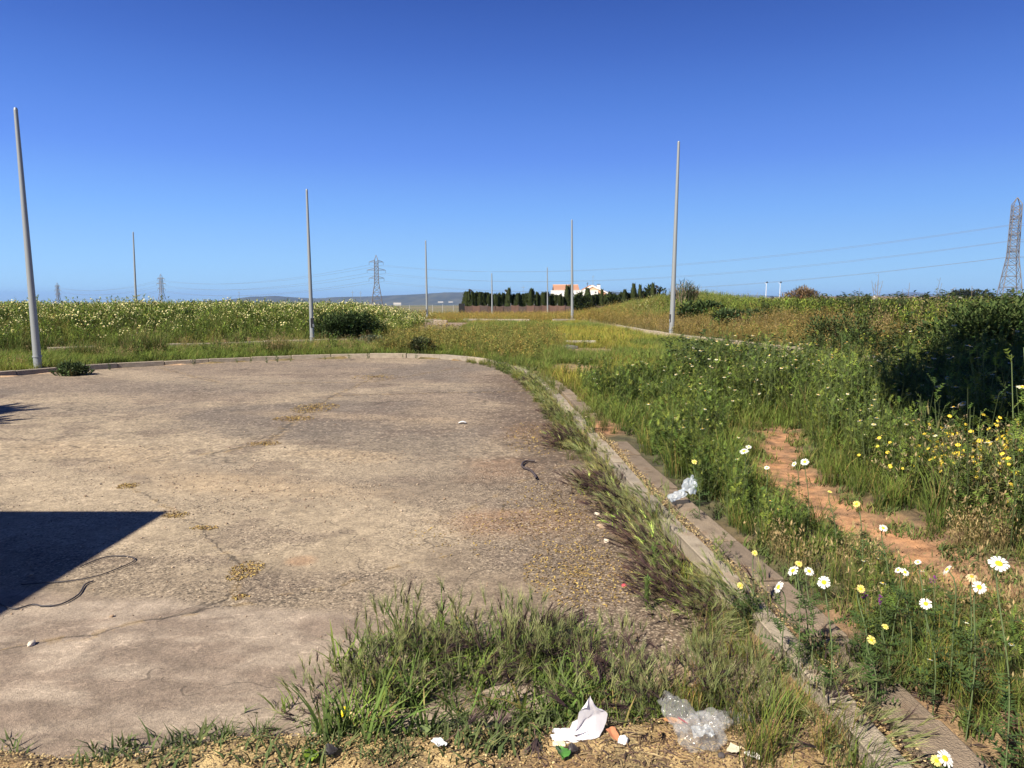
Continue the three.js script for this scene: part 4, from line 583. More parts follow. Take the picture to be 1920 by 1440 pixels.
// 3. verge between kerb and dirt path
reseed(303);
const verge = (x, d) => { const q = x - kx(d); return q > 0.46 + 0.06 * noise(d * 3, 1) && path(x, d) < 0.35 + 0.3 * R(); };
const dryPatch = (x, d) => (d < 3.4 ? 1 : 1 - sm(3.4, 4.4, d)) * sm(0.35, 0.65, fbm(x * 2, d * 2, 2));
scatter('grass', 'green grass growing beside the kerb up to the dirt path', vTall, fill(1.2, 3.6, 1.9, 12, 18, (x, d) => verge(x, d) && (d < 9 || x < 2.4) && (d > 2.5 || x > 1.55) && x < 3.2 + 0.2 * d && [rr(0.4, 0.8) * mix(0.75, 1, sm(2.5, 4, d)) * mix(1, 0.6, sm(1.6, 2.1, x) * (1 - sm(4.2, 5.2, d))), undefined, mix3([1.05, 1.1, 0.9], [1.5, 1.25, 1.1], dryPatch(x, d))]));
scatter('weeds', 'feathery crown daisy plants on the verge beside the kerb', vDaisy, fill(1.2, 3.4, 2.6, 12.5, 60, (x, d) => verge(x, d) && path(x, d) < 0.1 && x < mix(2.25, 3.2, sm(7.5, 8.8, d)) && R() < 0.25 + 1.4 * sm(0.3, 0.6, fbm(x * 2.2, d * 1.7, 2)) && [(rr(0.4, 0.75) + 0.5 * sm(0.45, 0.7, fbm(x * 2.2, d * 1.7, 2))) * mix(1, 0.55, sm(1.6, 2.1, x) * (1 - sm(4.2, 5.2, d))), undefined, pick([1, 1.15, 0.9, [1.2, 1.15, 1]])]));
scatter('weeds', 'cream white crown daisies flowering between kerb and dirt path', vDaisyFl, fill(1.1, 5.5, 5.6, 13.5, 7, (x, d) => x - kx(d) > 0.6 && path(x, d) < 0.2 && fbm(x * 0.9 + 2, d * 0.6, 2) > 0.44 && [rr(0.8, 1.1) * mix(1, 1.3, sm(3, 4, x))]));
scatter('grass', 'dry straw coloured grass on the near right verge', vTawny, fill(1.35, 3.6, 1.9, 4.6, 60, (x, d) => verge(x, d) && fbm(x * 2.3, d * 2.3, 3) > 0.48 && [rr(0.4, 0.75)]));
scatter('grass', 'short dry grass and weeds at the sides of the dirt path', vLow, fill(1.4, 4.4, 1.9, 9.4, 46, (x, d) => (path(x, d) < 0.8 || R() < 0.12) && x - kx(d) > 0.45 && [rr(0.7, 1.5), undefined, pick([1, [1.6, 1.3, 1], [1.2, 1.2, 0.9]])]));
scatter('grass', 'thick green and tawny grass in the bottom right corner', vTall, fill(1.4, 3.0, 1.9, 3.6, 60, (x, d) => verge(x, d) && (x > 1.6 || d > 2.4) && [rr(0.3, 0.6), undefined, pick([0.8, 1, [1.4, 1.2, 0.9], 0.65])]));
// 4. dense weeds right of the path
reseed(304);
const rightOf = (x, d) => x > 2.95 + 0.3 * sm(6, 8.6, d) + 0.2 * (noise(d * 1.4, 8) - 0.5) - 0.5 * sm(8.8, 10, d) && d > 4.3 - 0.25 * x + 0.7;
scatter('weeds', 'dense tall crown daisies right of the dirt path', vDaisyTall, fill(2.5, 12, 3.6, 13.5, 30, (x, d) => rightOf(x, d) && path(x, d) < 0.1 && [rr(0.75, 1.25) * mix(0.8, 1, sm(0, 0.6, x - 2.9)) * mix(1, 0.85, sm(9, 13, d)) * (0.62 + 0.65 * sm(0.3, 0.7, fbm(x * 1.6, d * 1.6, 2))), undefined, pick([1, 1.2, 0.85, [1.25, 1.15, 1]])]));
scatter('grass', 'tall green grass among the weeds right of the path', vTall, fill(2.5, 12, 3.4, 14, 5, (x, d) => rightOf(x, d) && [rr(0.7, 1.3)]));
scatter('weeds', 'broad leaved weeds among the tall daisies on the right', vLeafy, fill(3, 14, 4.2, 16, 4, (x, d) => rightOf(x, d) && fbm(x * 0.8, d * 0.8, 2) > 0.45 && [rr(0.7, 1.1)]));
// 5. middle meadow
reseed(305);
const bare = (x, d) => [[1.5, 15.5, 0.9], [2.1, 12.8, 0.5], [2.3, 21, 1.1], [1.9, 11.2, 0.35], [6.3, 28.6, 1.4], [0.98, 8.5, 0.3]].some(([a, b, r]) => Math.hypot(x - a, (d - b) * 0.6) < r * (0.6 + 0.5 * noise(x * 3, d * 3)));
const meadow = (x, d) => !inYard(x, d) && x > (d < 15.5 ? kx(d) + 0.42 : -0.5 - (d - 15.5) * 0.1) && x < kerb3x(d) - (d > 15 ? 0.55 + 0.7 * noise(x * 1.3, d * 0.8) : 0.3) - (d < 13 ? 6 - d * 0.3 : 0) * 0.6 && !bare(x, d);
const yellowish = (x, d) => sm(0.48, 0.62, fbm(x * 0.35 + 4, d * 0.22, 3));
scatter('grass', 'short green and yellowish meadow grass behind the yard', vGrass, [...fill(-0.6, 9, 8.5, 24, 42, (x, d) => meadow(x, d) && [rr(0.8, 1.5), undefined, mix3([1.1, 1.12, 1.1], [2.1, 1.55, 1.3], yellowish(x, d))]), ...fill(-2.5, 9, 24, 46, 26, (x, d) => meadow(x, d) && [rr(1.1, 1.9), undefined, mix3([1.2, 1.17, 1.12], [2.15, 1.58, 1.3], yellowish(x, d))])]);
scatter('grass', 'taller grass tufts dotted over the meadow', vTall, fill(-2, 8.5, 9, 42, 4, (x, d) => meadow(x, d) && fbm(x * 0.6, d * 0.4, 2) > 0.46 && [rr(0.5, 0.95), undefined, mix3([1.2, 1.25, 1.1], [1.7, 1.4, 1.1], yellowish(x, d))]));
scatter('weeds', 'crown daisies in flower on the meadow beyond the path', vDaisy, fill(0.8, 7.5, 9.2, 14.5, 12, (x, d) => x > kx(d) + 0.5 && !bare(x, d) && x > 1 + 0.12 * (d - 9) && (x > 2.2 || fbm(x * 1.4, d, 2) > 0.45) && [rr(0.5, 0.9)]));
scatter('weeds', 'green daisy plants scattered further up the meadow', vGreenFar, fill(0, 8.5, 13, 34, 3, (x, d) => meadow(x, d) && fbm(x * 0.7 + 8, d * 0.5, 2) > 0.5 && [rr(0.35, 0.6)]));
// 6. verge behind the yard kerb
reseed(306);
const back = (x, d) => d < 33 && !inYard(x, d) && edgeDist(x, d) > 0.2 && x < -0.1 + 0.6 * sm(16, 20, d) && k2s(x, d) < -0.2 && d > 8;
const backR = (x, d) => d >= 19.6 && x > -6.5 && x < 0.6 && d < 31 && k2s(x, d) > -1;
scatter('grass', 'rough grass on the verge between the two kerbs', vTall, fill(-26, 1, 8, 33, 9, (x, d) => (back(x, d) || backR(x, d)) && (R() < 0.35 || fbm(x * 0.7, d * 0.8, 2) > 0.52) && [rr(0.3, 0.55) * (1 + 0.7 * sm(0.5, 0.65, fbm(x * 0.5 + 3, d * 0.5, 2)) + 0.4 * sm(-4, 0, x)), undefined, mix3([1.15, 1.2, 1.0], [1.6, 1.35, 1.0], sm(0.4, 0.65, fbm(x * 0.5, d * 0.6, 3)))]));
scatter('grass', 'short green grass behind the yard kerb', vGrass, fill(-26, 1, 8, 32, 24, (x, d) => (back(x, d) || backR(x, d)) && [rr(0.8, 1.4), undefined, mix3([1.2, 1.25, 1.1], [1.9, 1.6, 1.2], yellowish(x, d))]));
scatter('weeds', 'tawny seeding weeds on the verge between the two kerbs', vTawny, fill(-26, 1, 10, 32, 4, (x, d) => (back(x, d) || backR(x, d)) && fbm(x * 0.5 + 3, d * 0.5, 3) > 0.5 && [rr(0.5, 0.9)]));
scatter('weeds', 'ochre weeds behind the far end of the yard', vOchre, fill(-4, 2.4, 17, 30, 11, (x, d) => !inYard(x, d) && edgeDist(x, d) > 0.25 && fbm(x * 0.6 + 1, d * 0.5, 2) > 0.42 && x < 1.6 && [rr(0.65, 1.15), undefined, pick([[0.95, 1.1, 1], [0.75, 1, 0.8], [1.1, 1.1, 0.9]])]));
scatter('weeds', 'green daisy plants on the verge between the two kerbs', vGreenFar, fill(-24, 0.5, 12, 32, 2.2, (x, d) => (back(x, d) || backR(x, d)) && fbm(x * 0.8, d * 0.7 + 2, 2) > 0.5 && [rr(0.4, 0.75)]));
// 7. daisy bank on the left
reseed(307);
const bank = (x, d) => k2s(x, d) > 0.7 && x < -4.6 - 0.06 * (d - 26) + 0.8 * noise(d, 3) && d < 62;
const front = (x, d) => 1 - sm(0.8, 4.0, k2s(x, d) + 2 * (noise(x * 0.5, d * 0.5) - 0.5));
const flow = (x, d) => (1 - 0.75 * front(x, d)) * sm(0.22, 0.5, fbm(x * 0.22, d * 0.25, 2) + 0.1);
scatter('weeds', 'mass of flowering white crown daisies covering the left bank', vDaisyFar, [...fill(-45, -4, 19, 44, 16, (x, d) => bank(x, d) && R() < flow(x, d) && [rr(0.65, 1.05) * (0.75 + 0.5 * noise(x * 0.45, d * 0.45)), undefined, pick([1, 1.15, [1.15, 1.2, 1]])]), ...fill(-45, -6, 44, 62, 3, (x, d) => bank(x, d) && [rr(0.85, 1.1)])]);
scatter('weeds', 'leafy green plants below the daisies of the left bank', vGreenFar, fill(-38, -4, 19, 40, 10, (x, d) => bank(x, d) && R() < 0.25 + 0.75 * front(x, d) && [rr(0.7, 1.1) * (1 - 0.2 * front(x, d)), undefined, [1.2, 1.2, 1.05]]));
scatter('grass', 'tall grass at the foot of the daisy bank', vTall, fill(-36, -4, 18, 36, 9, (x, d) => k2s(x, d) > 0.3 && k2s(x, d) < 5 && x < -4.4 && [rr(0.8, 1.4), undefined, mix3([1, 1.1, 1], [1.6, 1.4, 1.1], sm(0.45, 0.65, fbm(x * 0.4, d * 0.4, 3)))]));
// 8. right bank
reseed(308);
const rb = (x, d) => x > Math.max(kerb3x(d) + 0.35, d < 15.5 ? 5.2 : 0) && d > 11;
const och = (x, d) => d > 15 && x > kerb3x(d) + 0.3 && x < kerb3x(d) + 3.4 + 1.6 * sm(20, 30, d) + 1.2 * (noise(x * 0.6, d * 0.4) - 0.5) ? sm(16, 20, d) : 0;
scatter('weeds', 'band of ochre seeding weeds behind the low kerb on the right', vOchre, [...fill(5, 14, 15, 30, 15, (x, d) => R() < och(x, d) && [rr(0.75, 1.15)]), ...fill(5, 16, 30, 58, 7, (x, d) => x > kerb3x(d) + 0.3 && x < 10.5 + 0.02 * d && [rr(0.8, 1.2)])]);
scatter('weeds', 'dense green weeds on the right bank', vGreenFar, [...fill(5, 24, 11, 30, 8, (x, d) => rb(x, d) && R() > och(x, d) * 0.93 && [rr(0.75, 1.1), undefined, pick([[1.45, 1.4, 1.2], [1.15, 1.2, 1], [1.6, 1.45, 1.15]])]), ...fill(6, 50, 30, 64, 3.2, (x, d) => rb(x, d) && x > 10 && [rr(0.8, 1.15), undefined, [1.3, 1.25, 1.15]])]);
scatter('weeds', 'broad leaved weeds on the right bank', vLeafy, fill(6, 24, 12, 34, 4, (x, d) => rb(x, d) && R() > och(x, d) && fbm(x * 0.4 + 2, d * 0.4, 2) > 0.42 && [rr(0.8, 1.3), undefined, pick([1.1, [1.2, 1.1, 1], 0.95])]));
scatter('weeds', 'scattered tawny weeds on the right bank', vTawny, fill(6, 24, 11, 40, 2.4, (x, d) => rb(x, d) && fbm(x * 0.5, d * 0.5 + 9, 3) > 0.48 && [rr(1.0, 1.5)]));
scatter('weeds', 'ochre weeds mixed into the near right bank', vOchre, fill(5, 14, 10.5, 17, 3, (x, d) => x > 5.6 && fbm(x * 0.5 + 7, d * 0.5, 2) > 0.45 && [rr(0.7, 1.1)]));
scatter('weeds', 'white daisies on the mound before the hedge', vDaisyFar, fill(8, 16, 50, 62, 2.6, (x, d) => Math.hypot(x - 11.4, (d - 54) * 0.5) < 3 * rr(0.2, 1) && [rr(0.8, 1.1)]));
scatter('grass', 'green grass over the mound before the hedge', vTall, fill(7, 22, 46, 72, 5, (x, d) => Math.hypot(x - 12.5, (d - 60) * 0.6) < 8 && [rr(1, 1.6), undefined, 1.5]));
// 9. far weeds before the fence
reseed(309);
const patch2 = (x, d) => inside(x, d, [[-4.6, 30.5], [-1.1, 29.6], [-1.15, 34], [-1.5, 44.5], [-6.2, 45], [-5.6, 38]]);
const farZone = (x, d) => !patch2(x, d) && x > -9 - (d - 30) * 0.18 && x < (d < 60 ? 6 + 0.05 * d : 0.16 * d + 4) && !(d < 46 && x > -0.9 && x < kerb3x(d) - 0.3 && d > 30);
scatter('weeds', 'ochre weeds filling the far ground before the fence', vOchre, [...fill(-14, 9, 29, 46, 2.2, (x, d) => farZone(x, d) && x < -0.4 && [rr(0.5, 1)]), ...fill(-22, 22, 46, 99, 3.4, (x, d) => farZone(x, d) && x > -0.13 * d && [rr(0.8, 1.35), undefined, [1.25, 1.2, 1.05]])]);
scatter('grass', 'greener grass among the far ochre weeds', vTall, [...fill(-14, 2, 28, 46, 4, (x, d) => farZone(x, d) && x < -0.6 && [rr(0.7, 1.2), undefined, [1.4, 1.4, 1.2]]), ...fill(-30, 20, 46, 98, 2.6, (x, d) => x > -0.3 * d - 4 && fbm(x * 0.16, d * 0.1, 2) > 0.42 && !patch2(x, d) && x < 0.16 * d + 4 && [rr(0.9, 1.6), undefined, [1.5, 1.45, 1.1]])]);
scatter('weeds', 'green daisy field left of the brown fence', vGreenFar, fill(-50, -8, 62, 140, 1.3, (x, d) => x < -0.065 * d - 1.2 && x > -0.24 * d && [rr(0.6, 0.9), undefined, [1.15, 1.2, 0.9]]));
scatter('weeds', 'white flowers at the left end of the brown fence', vDaisyFar, fill(-14, -5, 72, 104, 0.9, (x, d) => x < -0.066 * d && x > -0.11 * d && noise(x, d * 0.4) > 0.5 && [rr(0.5, 0.8)]));
// 10. yellow flowered clump at the right edge
reseed(310);
scatter('weeds', 'leaning weed clump with tan buds and yellow flowers at the right edge', vYellow, fill(3.0, 5.2, 3.7, 6.0, 34, (x, d) => x > 3.1 + 0.25 * (5.2 - d) * 0.6 && Math.hypot((x - 4.0) / 1.1, (d - 4.9) / 0.85) < 1.05 && [rr(0.8, 1.2)]));
scatter('weeds', 'few yellow flowered weeds on the lower right verge', vYellow, fill(2.2, 3.6, 2.6, 4.4, 2, (x, d) => x > 2.6 && path(x, d) < 0.3 && [rr(0.5, 0.8)]));

// ---------- single plants that stand out ----------
reseed(401);
const STEMG = mat([0.11, 0.15, 0.055], 0.8), PETAL = new THREE.MeshPhysicalMaterial({ color: new THREE.Color().setRGB(0.84, 0.84, 0.76), roughness: 0.75, transmission: 0.25, thickness: 0, side: THREE.DoubleSide }), PETALO = new THREE.MeshPhysicalMaterial({ color: new THREE.Color().setRGB(0.8, 0.62, 0.36), roughness: 0.8, transmission: 0.25, thickness: 0, side: THREE.DoubleSide }), PETALY = new THREE.MeshPhysicalMaterial({ color: new THREE.Color().setRGB(0.85, 0.7, 0.2), roughness: 0.75, transmission: 0.25, thickness: 0, side: THREE.DoubleSide }), DISC = mat([0.82, 0.46, 0.015], 0.8), DISCO = mat([0.7, 0.3, 0.02], 0.85);
function petalsGeo(r, n, up, droop) { // ring of notched, slightly cupped petals
  const P = [], I = []; const q = (a, rad, y) => { P.push(Math.cos(a) * rad, y, Math.sin(a) * rad); return P.length / 3 - 1; };
  for (let k = 0; k < n; k++) { const a = (k + rr(-0.2, 0.2)) / n * 2 * PI, w = PI / n * rr(0.8, 1.02), L = r * rr(0.9, 1.06), u = up * rr(0.6, 1.3), e = -droop * r * rr(0.3, 1.6); const i = [q(a - w * 0.45, r * 0.28, 0), q(a + w * 0.45, r * 0.28, 0), q(a - w, L * 0.62, u * r), q(a, L * 0.62, u * r - r * 0.05), q(a + w, L * 0.62, u * r), q(a - w * 0.7, L * 0.97, u * r + e), q(a, L * 1.0, u * r + e - 0.03 * r), q(a + w * 0.7, L * 0.97, u * r + e)]; I.push(i[0], i[3], i[2], i[0], i[1], i[3], i[1], i[4], i[3], i[2], i[3], i[5], i[3], i[6], i[5], i[3], i[4], i[6], i[4], i[7], i[6]); }
  const g = new THREE.BufferGeometry(); g.setAttribute('position', new THREE.Float32BufferAttribute(P, 3)); g.setIndex(I); g.computeVertexNormals(); return g;
}
// [px, py, height, size in px, normal, kind, label]
const singles = [
  [1873, 1057, 0.8, 38, [-0.15, 0.85, 0.5], 0, 'largest white crown daisy, topmost near the right edge'], [1836, 1101, 0.62, 27, [-0.1, 0.6, 0.8], 0, 'white daisy facing the camera just below the largest daisy'],
  [1776, 1068, 0.6, 24, [-0.75, 0.55, -0.35], 0, 'white daisy turned away, left of the largest daisy'], [1822, 1081, 0.58, 20, [-0.2, 0.8, 0.4], 1, 'faded orange daisy between the largest daisy and the turned one'],
  [1697, 1073, 0.5, 17, [0.1, 0.7, 0.6], 0, 'small white daisy of the pair above the dirt, right flower'], [1684, 1069, 0.5, 14, [-0.6, 0.6, 0.2], 0, 'small white daisy of the pair above the dirt, left flower'], [1721, 1054, 0.5, 13, [-0.4, 0.8, 0.3], 0, 'small white daisy over bare soil above the pair'],
  [1736, 1132, 0.5, 23, [-0.35, 0.6, 0.7], 0, 'white daisy with upswept petals at the middle of the right verge'], [1545, 1092, 0.52, 26, [-0.45, 0.65, 0.6], 0, 'white daisy with wide yellow eye nodding beside the kerb'],
  [1487, 1070, 0.52, 24, [-0.7, 0.7, 0.1], 0, 'white daisy seen from the side on a forked stem by the kerb'], [1517, 1071, 0.5, 20, [0.1, 0.7, 0.7], 0, 'white daisy right of the side-on one by the kerb'], [1498, 1057, 0.52, 15, [0, 0.85, 0.5], 2, 'small yellow daisy just above the side-on white one'],
  [1460, 1101, 0.42, 27, [-0.85, 0.5, 0.0], 0, 'half open white daisy on a leaning stem right over the kerb'], [1614, 1104, 0.42, 17, [0, 0.55, 0.85], 2, 'yellow eyed small daisy among purple vetch flowers'], [1634, 1200, 0.35, 19, [0.1, 0.75, 0.65], 2, 'low cream daisy in the middle of the near verge'],
  [1660, 1175, 0.35, 13, [0, 0.85, 0.5], 2, 'tiny cream daisy just above the low cream one'], [1772, 1422, 0.22, 34, [0.15, 0.75, 0.65], 0, 'low white daisy at the bottom edge, right one of two'], [1756, 1426, 0.2, 22, [-0.2, 0.75, 0.65], 2, 'low small daisy at the bottom edge, left one of two'],
  [1656, 990, 0.5, 17, [-0.1, 0.8, 0.6], 0, 'white daisy right beside the lower dirt path'], [1606, 945, 0.5, 15, [-0.7, 0.5, 0.4], 2, 'pale yellow daisy drooping over the lower dirt patch'], [1509, 866, 0.55, 17, [-0.3, 0.75, 0.6], 0, 'white daisy at the right side of the orange dirt'], [1489, 870, 0.52, 12, [-0.8, 0.5, 0.2], 0, 'small side-on white daisy left of its neighbour by the orange dirt'],
  [1395, 846, 0.5, 18, [-0.4, 0.85, 0.3], 0, 'flat white daisy at the left rim of the orange dirt'], [1404, 838, 0.52, 12, [-0.1, 0.9, 0.4], 0, 'small white daisy behind the flat one by the orange dirt'], [1438, 877, 0.45, 11, [-0.3, 0.85, 0.4], 0, 'small white daisy in the middle of the orange dirt'], [1302, 866, 0.5, 12, [0, 0.8, 0.6], 2, 'yellowish daisy in the grass above the plastic scrap'],
  [1415, 1037, 0.4, 12, [0, 0.7, 0.7], 2, 'yellow round daisy deep in the green right of the kerb'], [1388, 1098, 0.25, 14, [0.1, 0.6, 0.8], 2, 'small daisy hanging over the kerb slab'], [1556, 922, 0.45, 9, [0, 0.9, 0.4], 2, 'tiny yellow flower before the lower dirt patch'],
];
singles.forEach(([px, py, h, size, nrm, kind, label], i) => {
  const [x, d] = gp(px, py, h), dist = d * Math.cos(PITCH) + (EYE - h) * Math.sin(PITCH), r = size * 0.47 / F * dist, bx = x + rr(-0.02, 0.06), bd = d + rr(-0.06, 0.04), y0 = land(bx, bd), t = base('crown_daisy', bx, y0, bd); tag(t, label, 'daisy', 'single crown daisies in front');
  const top = [x - bx, h - y0, -(d - bd)], N = new THREE.Vector3(...nrm).normalize();
  mesh('stem', tube([[0, 0, 0], [top[0] * 0.3 + 0.01, top[1] * 0.5, top[2] * 0.3], [top[0] - N.x * 0.03, top[1] - 0.035, top[2] - N.z * 0.03], top], 0.0026, 16, 5), STEMG, t);
  const s = new Sprig(); for (let k = 0; k < 24; k++) { const u = rr(0.08, 0.8), b = R() * 6.28; s.frond([top[0] * u * 0.6, top[1] * u, top[2] * u * 0.6], [Math.cos(b), rr(0.2, 0.9), Math.sin(b)], rr(0.05, 0.11) * (1.1 - 0.5 * u), jit([0.06, 0.1, 0.025]), 5); } mesh('foliage', s.geo(), LEAF, t);
  const f = mesh('petals', petalsGeo(r, kind === 2 && size < 14 ? 9 : 13, 0.12, kind === 1 ? 0.5 : 0.12), [PETAL, PETALO, PETALY][kind], t); f.position.set(...top); f.quaternion.setFromUnitVectors(new THREE.Vector3(0, 1, 0), N);
  mesh('flower_disc', new THREE.SphereGeometry(r * 0.36, 12, 7, 0, 6.29, 0, PI / 2).scale(1, 0.6, 1), kind === 1 ? DISCO : DISC, f);
  mesh('calyx', new THREE.ConeGeometry(r * 0.3, r * 0.35, 8).rotateX(PI).translate(0, -r * 0.16, 0), STEMG, f);
});
// purple vetch
reseed(402);
for (const [px, py, lab] of [[1622, 1111, 'purple vetch flower under the yellow eyed daisy'], [1650, 1118, 'brightest purple vetch flower right of the yellow eyed daisy'], [1750, 1082, 'dark purple vetch flower over bare soil left of the turned daisy']]) { const h = 0.38, [x, d] = gp(px, py, h), y0 = land(x, d), t = base('vetch', x, y0, d); tag(t, lab, 'vetch'); mesh('stem', tube([[0.03, 0, 0], [0.01, h * 0.5, 0.01], [0, h - y0, 0]], 0.002, 8, 4), STEMG, t); const s = new Sprig(); for (let k = 0; k < 14; k++) s.leaf([rr(-0.006, 0.006), h - y0 - rr(0, 0.03), rr(-0.006, 0.006)], [rr(-1, 1), rr(-0.3, 0.8), rr(-1, 1)], 0.014, 0.009, jit([0.2, 0.03, 0.22])); mesh('flower', s.geo(), FLOWER, t); const l = new Sprig(); for (let k = 0; k < 12; k++) l.frond([0.02, rr(0.05, 0.3), 0], [rr(-1, 1), rr(0, 0.7), rr(-1, 1)], 0.07, jit(GREEN), 5); mesh('foliage', l.geo(), LEAF, t); }
// bushes and clumps one can tell apart
const DGB = [[0.04, 0.068, 0.02], [0.06, 0.095, 0.027], [0.03, 0.05, 0.015]], TAWN = [[0.22, 0.15, 0.08], [0.16, 0.12, 0.06], [0.26, 0.18, 0.11]];
function bush(px, pyTop, d, w, label, cols, n, seedN, o = {}) { const [x] = at(px, 560, d), y0 = land(x, d), h = at(px, pyTop, d)[1] - y0, t = base(o.name ?? 'bush', x, y0, d); tag(t, label, 'bush'); mesh('foliage', bushCrown(n, w, h, w * (o.rz ?? 0.8), cols, o.ls ?? 0.14, o.lw ?? 0.07, seedN, o.clumps ?? 18, 0), LEAFD, t); mesh('stem', limb(h * 0.9, 0.02, 5), BARK, t); reseed(seedN + 500); const sh = new Sprig(); for (let k = 0; k < 60; k++) { const a = R() * 6.28, q = Math.sqrt(R()), hh = h * rr(0.6, 1.12) * (1 - 0.35 * q), X = Math.cos(a) * q * w * 1.05, Z = Math.sin(a) * q * w * 0.85, c = pick(cols).map((v) => v * rr(1, 1.7)); sh.strip([[X * 0.7, 0, Z * 0.7], [X, hh, Z]], [0.02, 0.006], [1, 0, 0], [c]); for (let j = 0; j < 14; j++) { const u = rr(0.35, 1), b = R() * 6.28; sh.leaf([X * (0.7 + 0.3 * u), hh * u, Z * (0.7 + 0.3 * u)], [Math.cos(b), rr(0, 1.2), Math.sin(b)], (o.ls ?? 0.14) * rr(0.6, 1.3), (o.lw ?? 0.07) * rr(0.6, 1.1), c); } } mesh('shoots', sh.geo(), LEAFD, t); return t; }
bush(630, 592, 25.6, 1.15, 'tall dark green bush in the daisy bank right of the hatch lamp post', DGB, 5200, 411, { ls: 0.11, lw: 0.05, clumps: 30 });
bush(676, 594, 26.2, 1.0, 'dark leafy bush beside the tall dark bush at the end of the daisy bank', DGB, 3200, 412, { ls: 0.1, lw: 0.06 });
bush(697, 632, 23.6, 0.45, 'silvery grey green shrub before the dark bush at the second kerb', [[0.13, 0.16, 0.1], [0.1, 0.13, 0.08]], 1600, 413, { ls: 0.09, lw: 0.03 });
bush(340, 585, 29, 1.2, 'dark green clump among the white daisies of the bank', DGB, 3600, 414, { ls: 0.11, lw: 0.06 });
bush(790, 638, 19.9, 0.42, 'dark leaved thistle bush just behind the yard kerb', [[0.08, 0.1, 0.04], [0.11, 0.12, 0.05], [0.06, 0.075, 0.035]], 1300, 415, { ls: 0.09, lw: 0.045 });
bush(1062, 633, 27, 0.5, 'grey green thistle rosette behind the small concrete slab', [[0.1, 0.13, 0.075], [0.06, 0.085, 0.045]], 900, 416, { ls: 0.16, lw: 0.06 });
bush(125, 684, 14.9, 0.42, 'low green creeping weed at the foot of the leftmost lamp post', [[0.08, 0.11, 0.04], [0.06, 0.09, 0.03]], 1700, 417, { ls: 0.06, lw: 0.035, rz: 0.6 });
bush(1320, 572, 40, 1.5, 'dark green bushy weeds on the right bank left of the far lamps', DGB, 2600, 418, { ls: 0.2, lw: 0.12 });
bush(1395, 585, 30, 1.3, 'green leafy weeds on the right bank below the far lamps', [[0.05, 0.085, 0.03], [0.07, 0.1, 0.035]], 2400, 419, { ls: 0.17, lw: 0.09 });
bush(1892, 580, 12.5, 1.4, 'large broad leaved shrub at the right edge above the black shade', [[0.075, 0.11, 0.03], [0.05, 0.085, 0.022], [0.1, 0.13, 0.04]], 15000, 420, { ls: 0.085, lw: 0.055, clumps: 34 });
bush(1575, 597, 19, 1.1, 'dark weedy clump in the middle of the right bank', [[0.06, 0.09, 0.028], [0.085, 0.115, 0.035], [0.045, 0.065, 0.02]], 3000, 421, { ls: 0.1, lw: 0.045, clumps: 40 });
bush(1503, 543, 78, 2.4, 'round brownish bush alone on the right horizon', TAWN, 2200, 422, { ls: 0.35, lw: 0.1 });
// reeds
reseed(423);
{ const d = 52, [x] = at(1284, 560, d), y0 = land(x, d), t = base('reed_clump', x, y0, d); tag(t, 'clump of dry and green giant reeds right of the right lamp post', 'reeds'); const s = new Sprig(), s2 = new Sprig();
  for (let i = 0; i < 190; i++) { const a = R() * 6.28, q = Math.sqrt(R()), dry = R() < 0.55, px = Math.cos(a) * q * 1.0, pz = Math.sin(a) * q * 0.7, hh = rr(1.3, 2.4) * (1 - 0.3 * q); (dry ? s2 : s).blade(px, 0, pz, hh, 0.05, a, 0.12 + 0.2 * q * R(), dry ? jit([0.24, 0.18, 0.11]) : jit([0.06, 0.08, 0.03]), dry ? jit([0.3, 0.23, 0.15]) : jit([0.07, 0.1, 0.03]), 3); for (let j = 0; j < 4; j++) (dry ? s2 : s).leaf([px, hh * rr(0.4, 0.95), pz], [rr(-1, 1), rr(0.2, 1), rr(-1, 1)], rr(0.25, 0.5), 0.05, dry ? jit([0.26, 0.2, 0.12]) : jit([0.055, 0.085, 0.03])); }
  mesh('green_stalks', s.geo(), LEAFD, t); mesh('dry_stalks', s2.geo(), DRY, t); }
// dry stalks against the sky on the right
const TWIG = mat([0.2, 0.15, 0.1], 0.9);
[[1643, 513, 27, 8, 'tall dry stalk cluster tipped against the sky on the right bank', 5], [1755, 521, 27, 14, 'forked dry twigs against the sky left of the skyline trees', 4], [1702, 530, 26, 10, 'low dry twigs between the tall stalk and the forked twigs', 4], [1610, 540, 28, 8, 'thin seed stalks left of the tall dry stalk', 4], [1820, 536, 25, 10, 'bent dry stalk before the skyline trees', 2]].forEach(([px, py, d, sp, label, n], i) => {
  reseed(430 + i); const [x] = at(px, 560, d), y0 = land(x, d) - 0.1, h = at(px, py, d)[1] - y0, t = base('dry_stalk', x, y0, d); tag(t, label, 'dry stalk');
  for (let k = 0; k < n; k++) { const f = k ? rr(0.62, 0.95) : 1, lx = (k ? rr(-1, 1) : 0.1) * sp / F * d * 2.4, g = [tube([[lx * 0.15, 0, 0], [lx * 0.4, h * f * 0.55, rr(-0.05, 0.05)], [lx, h * f, rr(-0.1, 0.1)]], 0.006, 10, 4)]; for (let j = 0; j < 3; j++) { const u = rr(0.55, 0.95), q = rr(-0.14, 0.14); g.push(bar([lx * (u * 0.85), h * f * u, 0], [lx * u + q, h * f * Math.min(1, u + 0.1), q * 0.5], 0.005, 3, 0.003)); } mesh('twig', join(g), TWIG, t); } });
